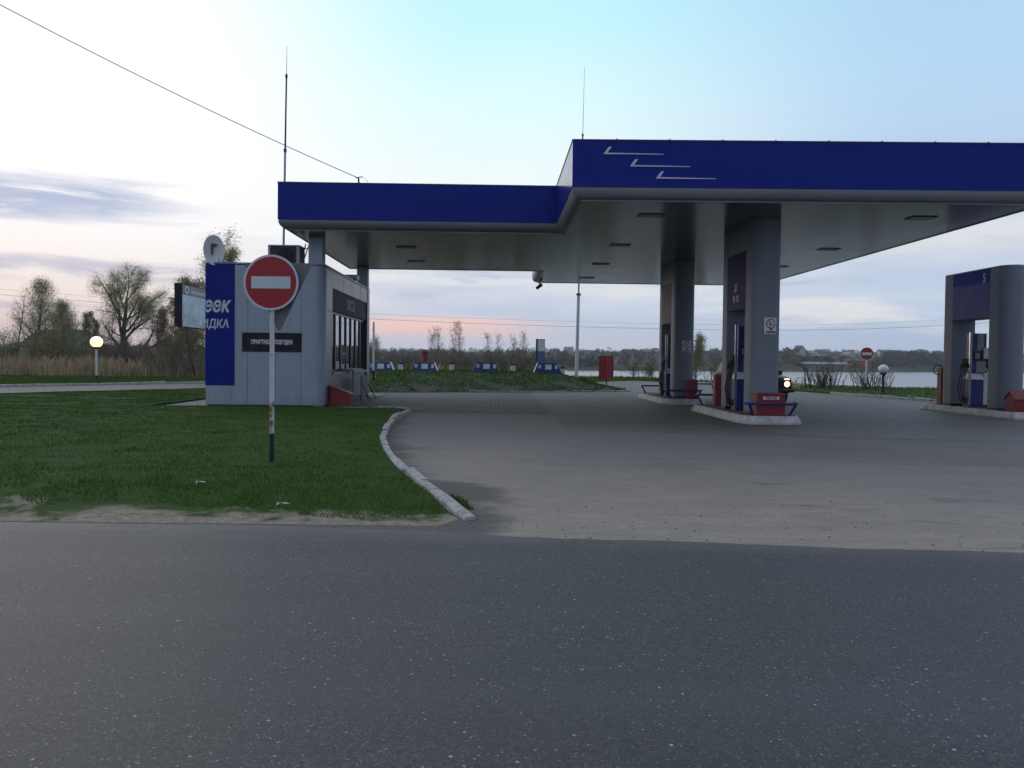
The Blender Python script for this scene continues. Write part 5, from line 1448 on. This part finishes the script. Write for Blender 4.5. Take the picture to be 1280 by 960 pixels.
LEFT_G = 'trees and bushes left of the kiosk'
make_tree('willow_tree', 'broad round crowned willow with a dark forked trunk behind the reeds', (-36.0,86.0,0), WILLOW, 5, 'bark', 'twigdark', 'bud', LEFT_G)
make_tree('dense_tree', 'tall dense tree with a narrow tip at the left edge behind the reeds', (-38.6,74.5,0), PV(TALL, h=7.6), 8, 'bark', 'twigdark', 'bud', LEFT_G)
make_tree('dense_tree', 'lower dense tree leaning on the right of the tall narrow tipped one', (-37.0,76.5,0), PV(TALL, h=5.8), 9, 'bark', 'twigdark', 'bud', LEFT_G)
make_tree('bare_tree', 'thin bare tree left of the tall dense narrow tipped tree', (-43.0,80.0,0), PV(BIRCH, h=6.6, r=.10), 10, 'bark', 'twigdark', 'budwarm', LEFT_G)
for i, (px, Y, h, lab) in enumerate(((14,72,2.9,'low dense bush at the far left edge of the reeds'),(38,70,3.4,'dense bush at the foot of the tall narrow tipped tree'),(66,71,4.3,'tall dense bush right of the tall narrow tipped tree'),(88,73,3.2,'dense bush left of the lit globe lamp'),(106,80,2.4,'low bush just left of the lit globe lamp by the dark roofed house'),(132,82,3.2,'brownish bush directly behind the lit globe lamp'),(150,88,3.0,'bush at the left foot of the round crowned willow'),(186,84,2.6,'bush at the right foot of the round crowned willow'))):
    make_tree('leafing_bush', lab, ((px-619.4)/1100*Y, Y, 0), PV(BUSH, h=h, stems=17, spread=1.4, buds=6, budsize=.038, budspread=.2), 20+i, 'twigdark', 'twigdark', 'bud' if i < 4 else 'budwarm', LEFT_G, 'bush')
for i, (px, Y, h, r_, lab) in enumerate(((112,92,5.6,.06,'pale thin tree between the dense tree and the willow'),(126,95,5.0,.06,'pale thin tree just left of the willow crown'),(210,70,5.0,.06,'slim brown tree left of the billboard below its edge'),(228,66,5.6,.07,'brown bare tree directly below the billboard'),(246,64,6.4,.08,'brown bare tree against the blue banner wall edge'))):
    make_tree('bare_tree', lab, ((px-619.4)/1100*Y, Y, 0), PV(BIRCH, h=h, r=r_, kids=[26,7,5], buds=4, budsize=.05), 40+i, 'twig', 'twig', 'budwarm', LEFT_G)
make_tree('alder_tree', 'tall grey green tree rising above the kiosk roof behind the dish', (-19.6,61,0), PV(ALDER, h=8.9, kids=[42,11,6]), 52, 'bark', 'twig', 'bud', LEFT_G)
make_tree('alder_tree', 'grey green tree just left of the dish with its lower crown', (-21.8,64,0), PV(ALDER, h=6.6, buds=4), 53, 'bark', 'twig', 'bud', LEFT_G)
for i, (px, Y, h, lab) in enumerate(((203,66,2.4,'brown bush below the left part of the billboard'),(222,62,2.8,'brown bush under the billboard beside its legs'),(244,60,3.0,'brown bush touching the blue banner wall edge'))):
    make_tree('bare_bush', lab, ((px-619.4)/1100*Y, Y, 0), PV(BUSH, h=h, stems=14, spread=1.3), 60+i, 'twig', 'twig', 'budwarm', LEFT_G, 'bush')

MID_G = 'bare trees and bushes on the near lake shore'
make_tree('willow_tree', 'small round crowned tree behind the white marker post', (-10.6,74,0), PV(WILLOW, h=2.3, r=.11, kids=[10,7,5,4], rmin=.011, buds=4, budsize=.04, budspread=.15), 71, 'bark', 'twigdark', 'bud', MID_G)
for i, (px, Y, h, lab) in enumerate(((541,82,3.9,'short bare birch left in the clump behind the fire pillar'),(552,84,4.3,'bare birch second in the clump right of the fire pillar'),(564,84,5.0,'tallest bare birch in the clump right of the fire pillar'),(574,82,4.5,'bare birch at the right end of the clump by the fire pillar'),
        (612,86,4.0,'slim bare birch left of the pair behind the third blue hood'),(626,86,3.8,'slim bare birch right of the pair behind the third blue hood'),(643,84,3.6,'bare young tree left of the tall narrow sign board'),(654,84,3.9,'bare young tree nearest the tall narrow sign board'))):
    make_tree('birch_tree', lab, ((px-619.4)/1100*Y, Y, 0), PV(BIRCH, h=h, r=.045, kids=[18,5,4]), 80+i, 'birch', 'twig', 'budwarm', MID_G)
for i, (px, Y, h, lab) in enumerate(((482,70,2.0,'bare bush beside the white marker post and kiosk'),(500,72,1.7,'low bare bush behind the first white vent'),(518,74,1.9,'low bare bush left of the red fire pillar'),(540,74,2.0,'low bare bush just right of the red fire pillar'),(556,75,2.2,'low bare bush behind the lone white vent'),(574,76,2.1,'low bare bush left of the third blue hood'),(598,77,1.9,'low bare bush behind the third blue hood'),(618,77,2.1,'low bare bush right of the third blue hood'),(640,76,2.1,'low bare bush left of the last blue hood'),(658,75,2.2,'low bare bush beside the tall narrow sign board'),(690,78,1.3,'small sparse bush behind the last blue hood and vent'),(802,77,1.5,'sparse bush on the bank right of the red shield'),(818,76,1.7,'sparse bush left of the far pylon on the bank'),(884,66,1.9,'bare bush on the bank left of the parked off-roader'))):
    make_tree('bare_bush', lab, ((px-619.4)/1100*Y, Y, -.02), PV(BUSH, h=h, stems=16 if px < 680 else 9, spread=1.0, buds=2), 100+i, 'twig', 'twigdark' if i % 2 else 'twig', 'budwarm', MID_G, 'bush')
make_tree('birch_tree', 'young leafing tree seen between the two pylons', (14.9,65,0), PV(BIRCH, h=3.3, r=.05, kids=[26,7,4], buds=4, budsize=.045), 121, 'twig', 'twig', 'bud', MID_G)
for i, (x, Y, n, h, lab) in enumerate(((18.5,50.2,26,1.6,'dark bare bush left of the far no entry sign'),(19.4,50.6,22,1.55,'dark bare bush directly behind the far no entry sign'),(20.9,49.4,15,1.5,'dark bare bush between the far sign and the globe lamp'),(22.0,50.2,16,1.45,'dark bare bush right of the unlit globe lamp'),(17.2,53.0,7,1.0,'thin bare bush rising from the dry weeds by the car'))):
    make_tree('bare_bush', lab, (x, Y, .0), PV(BUSH, h=h, r=.030, stems=n, spread=.75, kids=[6,4], rmin=.010, buds=0 if i != 4 else 1, tilt=.42), 130+i, 'bark', 'twigdark', 'budwarm', MID_G, 'bush')

# ------------------------------------------------------------------ houses
def house(name, label, x, y, z, w, d, h, rh, rz, wallm, roofm, group, detail=False):
    t = thing(name, label, 'house', (x, y, z), rz, group)
    mb = MB(); mb.extrude([(-w/2,-d/2,-2),(w/2,-d/2,-2),(w/2,-d/2,h),(-w/2,-d/2,h)], (0,d,0)); mb.extrude([(-w/2,-d/2,h),(w/2,-d/2,h),(0,-d/2,h+rh)], (0,.12,0)); mb.extrude([(-w/2,d/2-.12,h),(w/2,d/2-.12,h),(0,d/2-.12,h+rh)], (0,.12,0))
    mb.build('wall', M[wallm], t)
    o_ = .35; mb = MB(); k = rh/(w/2)
    mb.extrude([(-w/2-o_,-d/2-o_,h-o_*k+.02),(0,-d/2-o_,h+rh+.02),(w/2+o_,-d/2-o_,h-o_*k+.02),(w/2+o_,-d/2-o_,h-o_*k+.2),(0,-d/2-o_,h+rh+.22),(-w/2-o_,-d/2-o_,h-o_*k+.2)], (0,d+2*o_,0)); rf = mb.build('roof', M[roofm], t)
    if detail:
        mb = MB(); mb.box(w*.12, w*.12+.5, -.3, .3, h+rh*.5, h+rh+.8); mb.build('chimney', M['roofred'], rf)
        for sx in (-.25, .25):
            mb = MB(); mb.box(sx*w-.45, sx*w+.45, -d/2-.05, -d/2-.01, .9, 2.1); mb.build('window', M['glass'], t)
    return t
house('cottage', 'dark roofed house between the dense tree and the lit lamp', -57.5, 118, -.2, 6, 8, 2.9, 1.9, R(70), 'wallwhite', 'roofdark', 'cottages beyond the reeds', True)
house('cottage', 'low white house just left of the willow trunk', -50.5, 120, -.4, 4.6, 6, 2.0, 1.0, R(80), 'wallwhite', 'roofdark', 'cottages beyond the reeds', True)
house('cottage', 'green roofed cottage right of the willow trunk', -44.8, 120, -.4, 4.2, 5, 2.0, 1.9, R(10), 'wallwhite', 'roofgreen', 'cottages beyond the reeds', True)
t = thing('utility_pole', 'dark wooden utility pole right of the willow trunk', 'utility pole', (-36.2,95,0))
mb = MB(); mb.tube([(0,0,-.2),(0,0,5.4)], [.11,.08], 8); mb.build('pole', M['bark'], t)
mb = MB(); mb.box(-.7,.7,-.05,.05,5.0,5.1); mb.build('crossarm', M['bark'], t)

def ground_z(x, y):
    return float(hill(np.array([x*1.0]), np.array([y*1.0]))[0]) - 2.4 + (nz(x, y, .004, 3)*5 + nz(x, y, .015, 8)*1.6)*min(1, max(0, (y-farshore(x))/400))
def at_px(px, d): return (px-619.4)/1100*d, d
VG = 'village houses on the hill across the lake'
x, y = at_px(1074, 512); house('far_house', 'orange walled building low on the far lake shore', x, y, ground_z(x, y), 9, 14, 3.6, 1.6, R(90), 'wallorange', 'roofred', VG)
x, y = at_px(1030, 497); house('far_house', 'long low building with a pale metal roof on the far lake shore', x, y, ground_z(x, y), 8, 26, 1.8, 1.0, R(88), 'walltan', 'rooflight', VG)
x, y = at_px(1001, 760); house('far_house', 'white gabled house standing alone on the slope above the far shore', x, y, ground_z(x, y), 7, 9, 5.0, 4.2, R(20), 'wallwhite', 'roofdark', VG)
x, y = at_px(1116, 830); house('far_house', 'wide green roofed house on the skyline beside the far no entry sign', x, y, ground_z(x, y), 12, 22, 4.0, 2.2, R(85), 'wallwhite', 'roofgreen', VG)
x, y = at_px(1277, 640); house('far_house', 'blue walled building at the right edge beyond the portal post', x, y, ground_z(x, y), 10, 14, 5, 1.5, R(85), 'wallblue', 'rooflight', VG)
hr = random.Random(42)
kinds = [('wallwhite','roofdark','small pale house with a dark roof in the village across the lake'),('walltan','roofred','small tan house with a rust red roof in the village across the lake'),('wallwhite','rooflight','small pale house with a light metal roof in the village across the lake'),('walltan','roofdark','small tan house with a dark roof in the village across the lake')]
for i in range(104):
    px = hr.uniform(985, 1290) if i < 86 else hr.uniform(690, 985)
    d = 640 + 520*hr.random() if px > 985 else hr.uniform(850, 1350)
    if 1105 < px < 1185 and d < 800: d += 330
    x, y = at_px(px, d)
    if y < farshore(x) + 45: y = float(farshore(x)) + hr.uniform(50, 300)
    w_, r_, lab = hr.choice(kinds)
    house('far_house', lab, x, y, ground_z(x, y)-.2, hr.uniform(5, 8), hr.uniform(6, 10), hr.uniform(2.2, 3.4), hr.uniform(1.5, 2.6), hr.uniform(0, PI), w_, r_, VG)

# far woods: countless crowns of loose leaf and twig faces
def far_woods():
    g = np.random.default_rng(77); V = []
    spots = []
    def add(px, d, s): spots.append((*at_px(px, d), s))
    for _ in range(520): px = g.uniform(1108, 1205); add(px, g.uniform(525, 740) + (px-1108)*.5, g.uniform(.5, .95))
    for _ in range(130): add(g.uniform(985, 1112), g.uniform(490, 600), g.uniform(.35, .7))
    for _ in range(110): add(g.uniform(985, 1290), g.uniform(560, 1000), g.uniform(.35, .75))
    for _ in range(180): add(g.uniform(1200, 1330), g.uniform(700, 1000), g.uniform(.6, 1.0))
    for _ in range(900): add(g.uniform(440, 1000), g.uniform(430, 1000), g.uniform(.6, 1.2))
    for _ in range(560): px = g.uniform(430, 1300); add(px, g.uniform(950, 1350), g.uniform(.7, 1.3)*(.6 if px > 985 else 1))
    for _ in range(600): px = g.uniform(-120, 420); add(px, g.uniform(330, 620) + max(0, 120-px)*.6, g.uniform(.8, 1.35))
    for _ in range(320): px = g.uniform(430, 760); add(px, g.uniform(405, 460), g.uniform(.5, .95))
    for x, y, s_ in spots:
        if y < farshore(x) + 6 and x > -150: y = float(farshore(x)) + g.uniform(6, 40)
        if nz(x, y, .012, 60) < -.22 and y > 500 and not (1100 < x/y*1100+619 < 1210): continue
        z = ground_z(x, y) if y > farshore(x) else 0
        H = g.uniform(5, 8.5)*s_*(.62 if x/y < .33 else 1); Wd = H*g.uniform(.38, .62); n = int(60*max(1, min(1.6, 600/y)))
        u = g.normal(0, 1, (n, 3)); u /= np.linalg.norm(u, axis=1, keepdims=True); u *= g.uniform(.45, 1, (n, 1))**.5
        c = np.array([x, y, z+H*.52]) + u*np.array([Wd, Wd, H*.5])
        a = g.normal(0, 1, (n, 3))*H*.085; b = g.normal(0, 1, (n, 3))*H*.085
        V.append(np.stack([c-a, c+b, c+a], 1).reshape(-1, 3))
    V = np.concatenate(V)
    o = fast_mesh('far_woods', V, np.arange(len(V)).reshape(-1, 3), M['wood'])
    tag(o, 'woods and hedges covering the hills beyond the lake', 'woods', kind='stuff')
far_woods()

# power line strung across the lake
for dz, dy, lab in ((0,0,'lower power cable strung across the sky above the lake'), (.9,3,'upper power cable strung across the sky above the lake')):
    mb = MB(); pts = []
    for i in range(49):
        x = -190 + 380*i/48
        if x < 37: z = 6.4 + 4.4*((37-x)/117)**2*1.0
        else: z = 6.4 + 2.4*((x-37)/40)**2*.75
        pts.append((x, 132+dy, z+dz))
    mb.tube(pts, .022 if dz == 0 else .012, 5); tag(mb.build('power_cable', M['wire']), lab, 'cable', 'power cables across the lake')

# evening air over the lake
mb = MB(); mb.box(-1520, 1520, -70, 1670, -8.5, 55)
hz = mb.build('haze', None); hz['kind'] = 'stuff'
hm = bpy.data.materials.new('evening_air'); hm.use_nodes = True; hm.node_tree.nodes.clear()
ho = hm.node_tree.nodes.new('ShaderNodeOutputMaterial'); hv = hm.node_tree.nodes.new('ShaderNodeVolumePrincipled')
hv.inputs['Color'].default_value = (.80,.86,.95,1); hv.inputs['Density'].default_value = .00027; hv.inputs['Anisotropy'].default_value = .2
hm.node_tree.links.new(hv.outputs[0], ho.inputs['Volume']); hz.data.materials.append(hm)
